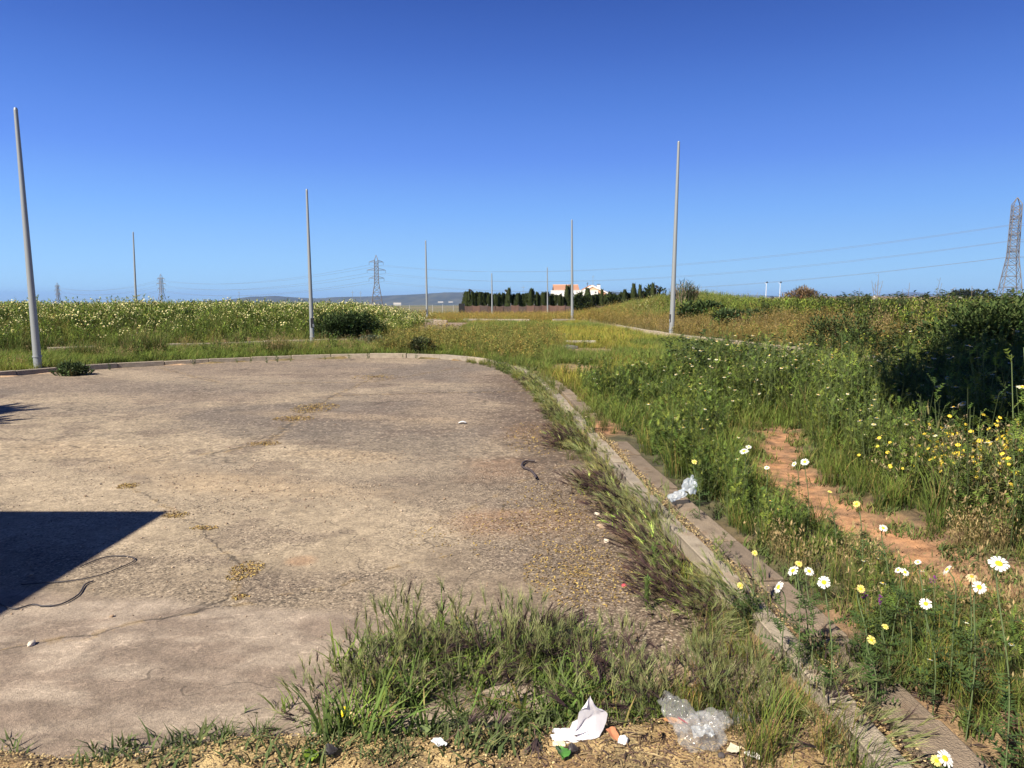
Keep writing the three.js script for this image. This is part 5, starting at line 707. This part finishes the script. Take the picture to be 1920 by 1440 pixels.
// grass clumps with a shape of their own
function clump(px, py, label, kinds, n, r, s, seedN, tint = 1, hOff = 0) { reseed(seedN); const [x, d] = gp(px, py, hOff), t = base('grass_clump', x, land(x, d), d); tag(t, label, 'grass clump'); const mt = LEAF; for (let k = 0; k < n; k++) { const a = R() * 6.28, q = Math.sqrt(R()) * r, m = mesh('tuft', pick(kinds), mt, t); m.position.set(Math.cos(a) * q, -0.01, Math.sin(a) * q * 0.7); m.rotation.set(Math.sin(a) * q / r * 0.25, R() * 6.28, -Math.cos(a) * q / r * 0.25); m.scale.setScalar(s * rr(0.8, 1.15)); } }
clump(272, 668, 'big round tussock of tall grass between the two kerbs', vTall, 26, 0.5, 1.35, 441);
clump(160, 672, 'wide ragged weed tussock right of the leftmost lamp post', vTall, 18, 0.6, 1.0, 442);
clump(520, 668, 'tawny tall grass clump left of the hatch lamp post', [...vTawny, ...vTall], 22, 0.45, 1.1, 443);
clump(745, 662, 'tall green weeds at the right end of the second kerb', vTall, 22, 0.5, 1.2, 444);
clump(905, 618, 'grass patch in the middle of the second asphalt area', vTall, 14, 0.8, 1.0, 445);

// ---------- litter and loose things ----------
function wrinkled(nu, nv, fn) { const P = [], UV = [], I = []; for (let i = 0; i <= nu; i++) for (let j = 0; j <= nv; j++) { P.push(...fn(i / nu, j / nv)); UV.push(i / nu, j / nv); if (i && j) { const o = i * (nv + 1) + j, a = o - nv - 2; I.push(a, o - 1, o, a, o, a + 1); } } const g = new THREE.BufferGeometry(); g.setAttribute('position', new THREE.Float32BufferAttribute(P, 3)); g.setAttribute('uv', new THREE.Float32BufferAttribute(UV, 2)); g.setIndex(I); g.computeVertexNormals(); return g; }
const TISSUE = new THREE.MeshPhysicalMaterial({ color: new THREE.Color().setRGB(0.86, 0.83, 0.86), roughness: 0.95, transmission: 0.2, thickness: 0, side: THREE.DoubleSide });
{ // white tissue: a folded band, its upper end propped on the grass
  const sp = [[1108, 1312, 0.19, 0.014], [1110, 1328, 0.15, 0.045], [1110, 1346, 0.11, 0.062], [1096, 1362, 0.08, 0.05], [1080, 1371, 0.06, 0.035], [1058, 1377, 0.055, 0.03], [1036, 1384, 0.05, 0.03]].map(([px, py, h, w]) => { const [x, d] = gp(px, py, h); return [x, h, -d, w]; });
  const C = new THREE.CatmullRomCurve3(sp.map((p) => new THREE.Vector3(p[0], p[1], p[2]))), o = C.getPoint(0.6), t = base('tissue', o.x, 0, -o.z); tag(t, 'crumpled white tissue lying on the grass at the bottom', 'tissue');
  const fn = (dy, ph) => (u, v) => { const p = C.getPoint(u), k = Math.min(5.999, u * 6), i = Math.floor(k), w = mix(sp[i][3], sp[i + 1][3], k - i) * (1 + 0.25 * (noise(u * 9 + ph, v > 0.5 ? 3 : 8) - 0.5)), a = mix(0.25, -1.1, sm(0.35, 0.8, u)), s = (v - 0.5) * 2; const y = 0.012 * (fbm(u * 5 + ph, v * 4, 4) - 0.5) * 3 + 0.01 * Math.sin(u * 13 + v * 5) - 0.014 * s * s; return [p.x - o.x + Math.cos(a) * w * s, p.y + y + dy + (1 - Math.cos(s)) * -0.01, p.z - o.z - Math.sin(a) * w * s]; };
  mesh('sheet', wrinkled(40, 18, fn(0, 0)), TISSUE, t); mesh('fold', wrinkled(20, 10, (u, v) => { const p = fn(0.012, 5)(0.55 + u * 0.42, 0.15 + v * 0.6); p[1] += 0.01 * Math.sin(v * 4); return p; }), TISSUE, t);
  mesh('cream_lining', wrinkled(8, 6, (u, v) => { const [x, d] = gp(mix(1036, 1060, u), mix(1388, 1398, v), 0.045); return [x - o.x, 0.04 + 0.01 * noise(u * 5, v * 4), -d - o.z]; }), mat([0.72, 0.63, 0.42], 0.9, { side: THREE.DoubleSide }), t);
}
const FILM = new THREE.MeshPhysicalMaterial({ color: new THREE.Color().setRGB(0.98, 0.98, 0.98), roughness: 0.12, transmission: 0.93, specularIntensity: 0.6, thickness: 0, ior: 1.4, side: THREE.DoubleSide });
const FILMW = new THREE.MeshPhysicalMaterial({ color: new THREE.Color().setRGB(0.8, 0.85, 0.9), roughness: 0.4, transmission: 0.75, thickness: 0, side: THREE.DoubleSide });
function bagGeo(rx, ry, rz, s0) { const g = new THREE.SphereGeometry(1, 56, 36), p = g.attributes.position; for (let i = 0; i < p.count; i++) { let x = p.getX(i), y = p.getY(i), z = p.getZ(i); const n = Math.abs(fbm(x * 1.5 + s0, y * 1.6 + z * 1.4, 2) - 0.5) * 2, m = Math.abs(fbm(z * 2.6 + s0, x * 2.2 - y * 2, 2) - 0.5) * 2, k = 0.7 + 0.7 * n + 0.3 * m; p.setXYZ(i, x * rx * k, Math.max(-0.4, y) * ry * k, z * rz * k); } g.computeVertexNormals(); return g; }
{ const [x, d] = gp(1300, 1374, 0.06), t = base('plastic_bag', x, 0.05, d); tag(t, 'crumpled clear plastic bag lying by the kerb at the bottom', 'plastic bag');
  const a = mesh('film', bagGeo(0.075, 0.055, 0.07, 3), FILM, t); a.position.set(0.015, 0.02, 0.02); a.rotation.y = 0.5;
  const b = mesh('film', bagGeo(0.055, 0.05, 0.085, 9), FILM, t); b.position.set(-0.04, 0.05, -0.06); b.rotation.set(0.3, 0.7, 0.2);
  const c = mesh('film', bagGeo(0.06, 0.03, 0.04, 14), FILM, t); c.position.set(0.09, 0.03, -0.04);
  const w = mesh('white_paper', wrinkled(16, 12, (u, v) => [(u - 0.5) * 0.075, 0.03 + 0.03 * fbm(u * 5 + 2, v * 5, 3), (v - 0.5) * 0.055]), FILMW, t); w.position.set(0.02, 0.0, 0.04);
  mesh('red_print', wrinkled(6, 3, (u, v) => [-0.055 + u * 0.03, 0.065 - 0.01 * u, -0.012 + v * 0.012 + u * 0.02]), mat([0.5, 0.12, 0.14], 0.5, { side: THREE.DoubleSide }), t); }
{ const [x, d] = gp(1375, 1352, 0.04), t = base('plastic_bag', x, 0.04, d); tag(t, 'small torn plastic scrap right of the clear bag', 'plastic scrap'); mesh('film', bagGeo(0.07, 0.03, 0.035, 21), FILM, t); }
{ const [x, d] = gp(1286, 916, 0.2), t = base('plastic_bag', x, 0.16, d); tag(t, 'whitish plastic scrap caught in the grass right of the kerb', 'plastic scrap'); const a = mesh('film', bagGeo(0.06, 0.075, 0.05, 31), FILMW, t); a.position.set(0.03, 0.05, 0); a.rotation.z = -0.3; const b = mesh('film', bagGeo(0.065, 0.035, 0.045, 36), FILMW, t); b.position.set(-0.07, -0.01, 0.03); b.rotation.z = 0.5; }
function lump(name, px, py, r, sc, m, label, cat, s0, h = 0.012) { const [x, d] = gp(px, py, h), g = new THREE.IcosahedronGeometry(r, 3), p = g.attributes.position; for (let i = 0; i < p.count; i++) { const a = p.getX(i) / r, b = p.getY(i) / r, c = p.getZ(i) / r, k = 0.8 + 0.45 * fbm(a * 1.6 + s0, b * 1.6 + c * 1.3 + s0, 3); p.setXYZ(i, a * r * k * sc[0], b * r * k * sc[1], c * r * k * sc[2]); } g.computeVertexNormals(); const o = mesh(name, g, m, scene); o.position.set(x, Math.max(land(x, d), inYard(x, d) ? 0 : -1) + r * sc[1] * 0.45, -d); o.rotation.y = s0; return tag(o, label, cat); }
function scrap(name, px, py, w, l, m, label, cat, s0, h = 0.015) { const [x, d] = gp(px, py, h), o = mesh(name, wrinkled(7, 6, (u, v) => { const a = (u - 0.5) * w * (1 + 0.5 * (noise(v * 3 + s0, 2) - 0.5)), b = (v - 0.5) * l * (1 + 0.6 * (noise(u * 3 + s0, 7) - 0.5)); return [a, 0.22 * w * fbm(u * 2.3 + s0, v * 2.3, 3) + 0.1 * w * u, b]; }), m, scene); o.position.set(x, land(x, d) + 0.006, -d); o.rotation.y = s0; o.material.side = THREE.DoubleSide; return tag(o, label, cat); }
const STN = mat([0.5, 0.36, 0.25], 0.95, { map: concTex }), PALE = mat([0.6, 0.52, 0.42], 0.9), DARKS = mat([0.07, 0.06, 0.06], 0.9);
lump('stone', 1258, 1268, 0.12, [0.85, 0.35, 1.05], STN, 'flat brownish stone slab in the grass above the clear bag', 'stone', 5); lump('stone', 735, 1338, 0.022, [1.3, 0.8, 0.9], mat([0.5, 0.32, 0.2], 0.9), 'small tan pebble by the soil edge below the grass clump', 'pebble', 7); lump('stone', 695, 1337, 0.014, [1, 0.8, 0.9], mat([0.5, 0.25, 0.16], 0.9), 'small reddish pebble left of the tan one', 'pebble', 8);
lump('stone', 1120, 962, 0.022, [1, 0.8, 0.8], PALE, 'white pebble by the purple kerb grass, upper one', 'pebble', 9); lump('stone', 1137, 1014, 0.02, [0.8, 0.9, 1.1], PALE, 'white pebble by the purple kerb grass, lower one', 'pebble', 10); lump('stone', 59, 1205, 0.017, [1.3, 0.8, 0.8], PALE, 'pale stone with dark side at the lower left of the yard', 'stone', 11); lump('stone', 1080, 777, 0.05, [1.2, 0.7, 0.9], mat([0.7, 0.66, 0.6], 0.9), 'white stone on the kerb further up', 'stone', 12, 0.1);
lump('stone_block', 655, 640, 0.35, [1.25, 0.75, 0.8], mat([0.5, 0.34, 0.17], 0.95), 'yellowish stone block on the second kerb before the dark bush', 'stone', 13); lump('stone', 1130, 985, 0.03, [1.5, 0.5, 0.8], mat([0.4, 0.29, 0.2], 0.9), 'flat tan stone by the purple kerb grass', 'stone', 15);
{ const [x, d] = gp(826, 615), t = base('concrete_block', x, land(x, d) + 0.12, d, 0.1); tag(t, 'pale concrete block at the left rim of the second asphalt area', 'block'); mesh('block', new RoundedBoxGeometry(0.7, 0.3, 0.35, 1, 0.03).translate(0, 0.12, 0), mat([0.5, 0.4, 0.3], 0.95, { map: concTex }), t); mesh('end_face', new RoundedBoxGeometry(0.06, 0.26, 0.3, 1, 0.02).translate(0.37, 0.12, 0), mat([0.2, 0.14, 0.1], 0.95), t); }
{ const [x, d] = gp(1052, 654), m = mesh('concrete_slab', new RoundedBoxGeometry(0.55, 0.1, 1.7, 2, 0.02), mat([0.2, 0.185, 0.17], 0.95, { map: concTex }), scene); m.position.set(x, 0.09, -d); m.rotation.y = 0.25; tag(m, 'small grey concrete slab lying in the meadow', 'slab'); }
{ const [x, d] = gp(1089, 651), m = mesh('concrete_slab', new RoundedBoxGeometry(1.0, 0.1, 0.2, 2, 0.02), mat([0.55, 0.5, 0.42], 0.95, { map: concTex }), scene); m.position.set(x, 0.17, -d); tag(m, 'pale kerb piece lying in the grass right of the grey slab', 'slab'); }
lump('paper_ball', 1168, 1404, 0.018, [1, 1, 0.9], mat([0.85, 0.86, 0.88], 0.9), 'small white paper ball on the soil below the tissue', 'paper', 16); scrap('paper_scrap', 797, 1328, 0.06, 0.035, mat([0.85, 0.85, 0.82], 0.9), 'white paper scrap under the front grass clump', 'paper', 17); scrap('paper_scrap', 822, 1411, 0.06, 0.035, mat([0.82, 0.82, 0.85], 0.9), 'small white scrap on the soil below the grass clump', 'paper', 18);
lump('yellow_peel', 646, 1338, 0.024, [1, 1.1, 0.7], mat([0.85, 0.66, 0.02], 0.6), 'bright yellow fruit peel in the left of the grass clump', 'fruit peel', 19); lump('peel', 659, 1342, 0.02, [1, 0.9, 0.8], mat([0.75, 0.6, 0.3], 0.7), 'cream peel beside the bright yellow one', 'fruit peel', 20);
lump('red_scrap', 1171, 1095, 0.014, [1.2, 0.7, 1], mat([0.55, 0.05, 0.09], 0.5), 'small red scrap on the asphalt near the kerb grass', 'scrap', 22); scrap('cardboard_scrap', 1375, 1424, 0.06, 0.04, mat([0.7, 0.62, 0.46], 0.9), 'pale torn cardboard at the bottom edge by the kerb', 'cardboard', 23); scrap('cardboard_scrap', 1412, 1436, 0.06, 0.035, mat([0.76, 0.72, 0.64], 0.9), 'whitish torn cardboard right of the other piece', 'cardboard', 24); lump('dark_cap', 1352, 1434, 0.013, [1, 0.8, 1], DARKS, 'black plastic cap at the bottom edge by the cardboard', 'cap', 25);
scrap('terracotta_shard', 1108, 1386, 0.06, 0.03, mat([0.42, 0.14, 0.07], 0.9), 'reddish shard under the lower edge of the tissue', 'shard', 26); scrap('terracotta_shard', 1150, 1394, 0.06, 0.03, mat([0.5, 0.2, 0.1], 0.9), 'orange brown shard left of the paper ball', 'shard', 27); scrap('terracotta_shard', 1262, 1372, 0.06, 0.03, mat([0.5, 0.24, 0.1], 0.9), 'orange brown shard at the left of the clear bag', 'shard', 28);
{ const [x, d] = gp(867, 794), t = base('paper_scrap', x, 0.005, d); tag(t, 'bent grey white scrap alone in the middle of the asphalt', 'paper'); mesh('sheet', wrinkled(6, 4, (u, v) => [(u - 0.5) * 0.1, 0.02 * Math.sin(u * 3) + 0.008 * noise(u * 4, v * 4), (v - 0.5) * 0.07]), mat([0.7, 0.7, 0.7], 0.8, { side: THREE.DoubleSide }), t); mesh('shade_strip', box(0.09, 0.012, 0.02, 0.02, 0.006, 0.045), DARKS, t); }  // dark strip on the ground stands in for the scrap's shade
function bigLeaf(px, py, w, col, label, turn, h = 0.05) { const [x, d] = gp(px, py, h), t = mesh('fallen_leaf', wrinkled(12, 8, (u, v) => { const b = Math.sin(Math.pow(u, 0.8) * PI) * w * 0.62, s = (v - 0.5) * 2; return [(u - 0.5) * w * 1.5, 0.012 * Math.abs(s) + 0.01 * Math.sin(u * 4) + 0.003 * Math.sin(u * 30) * Math.abs(s), s * b]; }), new THREE.MeshPhysicalMaterial({ color: new THREE.Color().setRGB(...col), roughness: 0.5, transmission: 0.2, thickness: 0, side: THREE.DoubleSide }), scene); t.position.set(x, h, -d); t.rotation.set(0.35, turn, 0.1, 'YXZ'); tag(t, label, 'leaf'); }
bigLeaf(583, 1420, 0.042, [0.24, 0.36, 0.03], 'yellow green leaf on the golden soil at the bottom left of the clump', 1.2); bigLeaf(1051, 1413, 0.046, [0.09, 0.26, 0.05], 'bright green leaf on the soil below the tissue', 1.7); bigLeaf(620, 1411, 0.036, [0.05, 0.045, 0.045], 'dark shrivelled leaf right of the yellow green one', 0.5); bigLeaf(790, 1370, 0.045, [0.2, 0.26, 0.1], 'pale green dry leaf at the foot of the grass clump', 2.2); bigLeaf(1075, 1408, 0.028, [0.05, 0.04, 0.04], 'dark curled leaf right of the bright green one', 0.2);
// cables lying on the asphalt
const CABLE = mat([0.045, 0.04, 0.045], 0.6), on = (l, h = 0.008) => l.map(([px, py]) => { const [x, d] = gp(px, py, h); return [x, h, -d]; });
tag(mesh('cable', tube(on([[0, 1132], [30, 1141], [62, 1133], [80, 1136], [112, 1133], [145, 1116], [162, 1094], [175, 1089]]), 0.0042, 60, 6), CABLE), 'lower black cable curling out of the shadow on the left', 'cable');
tag(mesh('cable', tube(on([[40, 1096], [90, 1092], [130, 1089], [180, 1080], [215, 1068], [250, 1052], [253, 1047], [240, 1043], [205, 1043], [175, 1052], [150, 1063]]), 0.0034, 80, 6), CABLE), 'upper thin black cable looping out of the shadow', 'cable');
tag(mesh('hose_piece', tube(on([[1003, 864], [988, 864], [979, 870], [981, 876], [992, 880], [1001, 888], [1006, 897]], 0.02), 0.011, 50, 8), mat([0.06, 0.045, 0.045], 0.7)), 'bent piece of dark hose on the asphalt near the kerb grass', 'hose');
// wild grasses that stand alone
reseed(451);
{ const [x, d] = gp(1212, 1145), t = base('barley_stalk', x, 0, d); tag(t, 'single bright green spike standing on the asphalt by the kerb', 'grass spike'); const s = new Sprig(); for (let k = 0; k < 46; k++) { const a = k * 2.4, y = 0.02 + k * 0.0032; s.leaf([Math.cos(a) * 0.006, y, Math.sin(a) * 0.006], [Math.cos(a) * 0.5, 1.3, Math.sin(a) * 0.5], 0.04, 0.009, jit([0.12, 0.18, 0.045])); } mesh('leaves', s.geo(), LEAF, t); mesh('stem', bar([0, 0, 0], [0, 0.17, 0], 0.003, 5), STEMG, t); }
const sheaf = (px, py, label, turn) => { const [x, d] = gp(px, py, 0.03), t = base('barley_ear', x, land(x, d) + 0.012, d, turn); tag(t, label, 'barley ear'); const s = new Sprig(); for (let k = 0; k < 26; k++) { const a = rr(-0.45, 0.45); s.strip([[0, rr(0, 0.015), rr(-0.006, 0.006)], [Math.cos(a) * rr(0.07, 0.12), rr(0.005, 0.03), Math.sin(a) * 0.1]], [0.006, 0.001], [0, 0.5, 1], [jit(PURP), jit([0.2, 0.13, 0.12])]); } mesh('awns', s.geo(), DRY, t); mesh('stem', tube([[0, 0.006, 0], [-0.05, 0.02, 0.01], [-0.13, 0.004, -0.01]], 0.002, 8, 4), mat([0.16, 0.1, 0.08], 0.9), t); };
sheaf(1005, 1400, 'dry purple barley ear fanned on the soil left of the bright green leaf', -1.7); sheaf(880, 1370, 'dry purple barley ear lying below the grass clump', 1.0); sheaf(845, 1320, 'dark purple barley ear at the lower rim of the grass clump', -1.2); sheaf(665, 1352, 'dark barley ear below the yellow peel', -1.9); sheaf(935, 1378, 'thin dark barley ear pointing to the bottom edge', 1.3); sheaf(1345, 1345, 'reddish purple barley ear lying over the clear bag', 0.5);

// ---------- loose stuff on the ground ----------
reseed(501);
const flake = (() => { const s = new Sprig(); s.leaf([-0.5, 0, 0], [1, 0.15, 0], 1, 0.5, [1, 1, 1], 0.3); return s.geo(); })(), stick = (() => { const s = new Sprig(); s.strip([[-0.5, 0, 0], [0, 0.06, 0.05], [0.5, 0, 0]], [0.07, 0.09, 0.03], [0, 0, 1], [[1, 1, 1]]); s.strip([[-0.5, 0, 0], [0, 0.06, 0.05], [0.5, 0, 0]], [0.07, 0.09, 0.03], [0, 1, 0], [[1, 1, 1]]); return s.geo(); })(), crumb = (() => { const g = new THREE.IcosahedronGeometry(0.5, 0).scale(1, 0.6, 0.8), n = g.attributes.position.count; g.setAttribute('color', new THREE.Float32BufferAttribute(new Float32Array(n * 3).fill(1), 3)); return g; })(), pebble = (() => { const g = new THREE.IcosahedronGeometry(0.5, 1), p = g.attributes.position; for (let i = 0; i < p.count; i++) { const x = p.getX(i), y = p.getY(i), z = p.getZ(i), k = 0.8 + 0.5 * noise(x * 3 + 4, y * 3 + z * 2); p.setXYZ(i, x * k, y * k * 0.6, z * k * 0.85); } g.computeVertexNormals(); g.setAttribute('color', new THREE.Float32BufferAttribute(new Float32Array(p.count * 3).fill(1), 3)); return g; })();
const CH = [[0.43, 0.32, 0.15], [0.36, 0.25, 0.11], [0.5, 0.39, 0.2], [0.28, 0.19, 0.09], [0.15, 0.1, 0.06]];
const flat = (l) => l.map(([x, d, s, , t]) => [x, d, s, R() * 6.28, t, 0.5, land(x, d) + 0.012 + 0.4 * s * R()]);
scatter('chaff', 'golden dry chaff covering the soil along the bottom', [flake, crumb], flat(fill(-2.0, 1.15, 1.9, 2.75, 9000, (x, d) => d < nearEdge(x) + 0.05 * R() + 0.1 * sm(-1, -0.4, x) + 0.1 * R() * R() && R() < 0.25 + fbm(x * 5, d * 5, 3) && [rr(0.005, 0.013), undefined, pick(x > 0.1 && R() < 0.45 ? [[0.14, 0.09, 0.06], [0.2, 0.12, 0.08]] : CH)])), DRY);
scatter('chaff', 'golden chaff lying in the joint between kerb and slabs', [flake, crumb], fill(0.5, 1.7, 1.9, 8, 5200, (x, d) => { const q = x - kx(d); return q > 0.1 && q < 0.15 + 0.2 * Math.max(0, fbm(d * 2.2, 4, 3) - 0.2) * R() && [rr(0.006, 0.014) * mix(1, 1.4, sm(3, 6, d)), undefined, pick(CH)]; }).map(([x, d, s, t, c]) => [x, d, s, t, c, 0.5, 0.104 + 0.014 * R()]), DRY);
scatter('dead_grass', 'dry ochre moss and grass bits in patches on the asphalt', [flake], [[460, 1070, 0.1, 0.16, 420], [452, 1120, 0.05, 0.04, 60], [240, 911, 0.09, 0.1, 200], [330, 966, 0.1, 0.08, 180], [383, 990, 0.1, 0.05, 140], [590, 765, 0.35, 0.5, 900], [551, 785, 0.28, 0.22, 500], [495, 832, 0.2, 0.12, 260], [700, 707, 0.5, 0.5, 300], [900, 1000, 0.5, 0.5, 260], [1050, 960, 0.45, 0.9, 1300], [1090, 1075, 0.35, 0.5, 1400], [1000, 820, 0.35, 1.0, 700]].flatMap(([px, py, rx, rd, n]) => { const [x, d] = gp(px, py), a = []; for (let k = 0; k < n; k++) { const q = R() * 6.28, m = Math.pow(R(), 0.7); const X = x + Math.cos(q) * m * rx, D = d + Math.sin(q) * m * rd; if (inYard(X, D)) a.push([X, D, rr(0.006, 0.02) * (1 + d * 0.06), R() * 6.28, pick([[0.36, 0.26, 0.08], [0.3, 0.2, 0.07], [0.2, 0.13, 0.07]]), 0.6, 0.012]); } return a; }), DRY);
scatter('straw', 'dry stems and brown plant litter on the soil at the bottom', [stick], fill(-1.0, 1.9, 1.9, 2.9, 2600, (x, d) => d < nearEdge(x) + 0.25 && R() < 0.15 + 0.85 * sm(-0.3, 0.4, x) && [rr(0.012, 0.03) * (R() < 0.4 ? 2.2 : 1), undefined, pick([[0.1, 0.065, 0.05], [0.3, 0.2, 0.1], [0.17, 0.11, 0.07], [0.38, 0.29, 0.16], [0.07, 0.045, 0.04]])]).map(([x, d, s, , c]) => [x, d, s, R() * 6.28, c, 0.35, land(x, d) + 0.016]), DRY);
scatter('gravel', 'small pale pebbles strewn over the worn asphalt', [pebble], fill(-5, 1.1, 2.3, 9.5, 330, (x, d) => R() < 1 - 0.75 * sm(5, 7.5, d) && inYard(x, d) && d > 3.2 - 0.16 * x - 0.3 * R() + (x > -0.6 ? -0.3 : 0) && R() < 0.15 + 1.1 * sm(0.4, 0.7, fbm(x * 0.9 + 3, d * 1.1, 3)) && [rr(0.003, 0.011) * (R() < 0.06 ? 1.9 : 1) * (1 + d * 0.03), undefined, pick([[0.42, 0.32, 0.23], [0.34, 0.25, 0.18], [0.5, 0.4, 0.3], [0.25, 0.18, 0.13], [0.3, 0.21, 0.14], [0.12, 0.1, 0.085]])]).map(([x, d, s, t, c]) => [x, d, s, t, c, 0.3, 0.012 + s * 0.12]), DRY);
scatter('gravel', 'clods and bits of red soil on the dirt path', [pebble, crumb], fill(2, 3.6, 3, 9, 520, (x, d) => path(x, d) > 0.25 && [rr(0.006, 0.022), undefined, pick([[0.4, 0.19, 0.09], [0.3, 0.14, 0.07], [0.46, 0.26, 0.14], [0.16, 0.1, 0.06]])]), DRY);
scatter('twigs', 'dark dry stems and litter at the foot of the kerb grass', [stick], fill(-0.3, 1.2, 2.6, 9, 420, (x, d) => { const q = kx(d) - x; return q > 0 && q < 0.9 * R() && [rr(0.012, 0.04), undefined, pick([[0.09, 0.06, 0.045], [0.16, 0.1, 0.06], [0.26, 0.17, 0.08]])]; }).map(([x, d, s, t, c]) => [x, d, s, R() * 6.28, c, 0.5, 0.014]), DRY);
scatter('weeds', 'small weed seedlings in the foot of the far yard kerb', vLeafy, [[520, 681], [545, 679], [610, 676], [655, 674], [690, 674], [755, 672], [780, 673], [830, 673], [205, 695], [365, 686], [445, 683], [470, 681], [500, 682], [1003, 700]].map(([px, py]) => { const [x, d] = gp(px, py); return [x, d, rr(0.16, 0.32), undefined, [1.5, 1.5, 1.3], 0.1, 0.02]; }));

renderer.render(scene, camera);
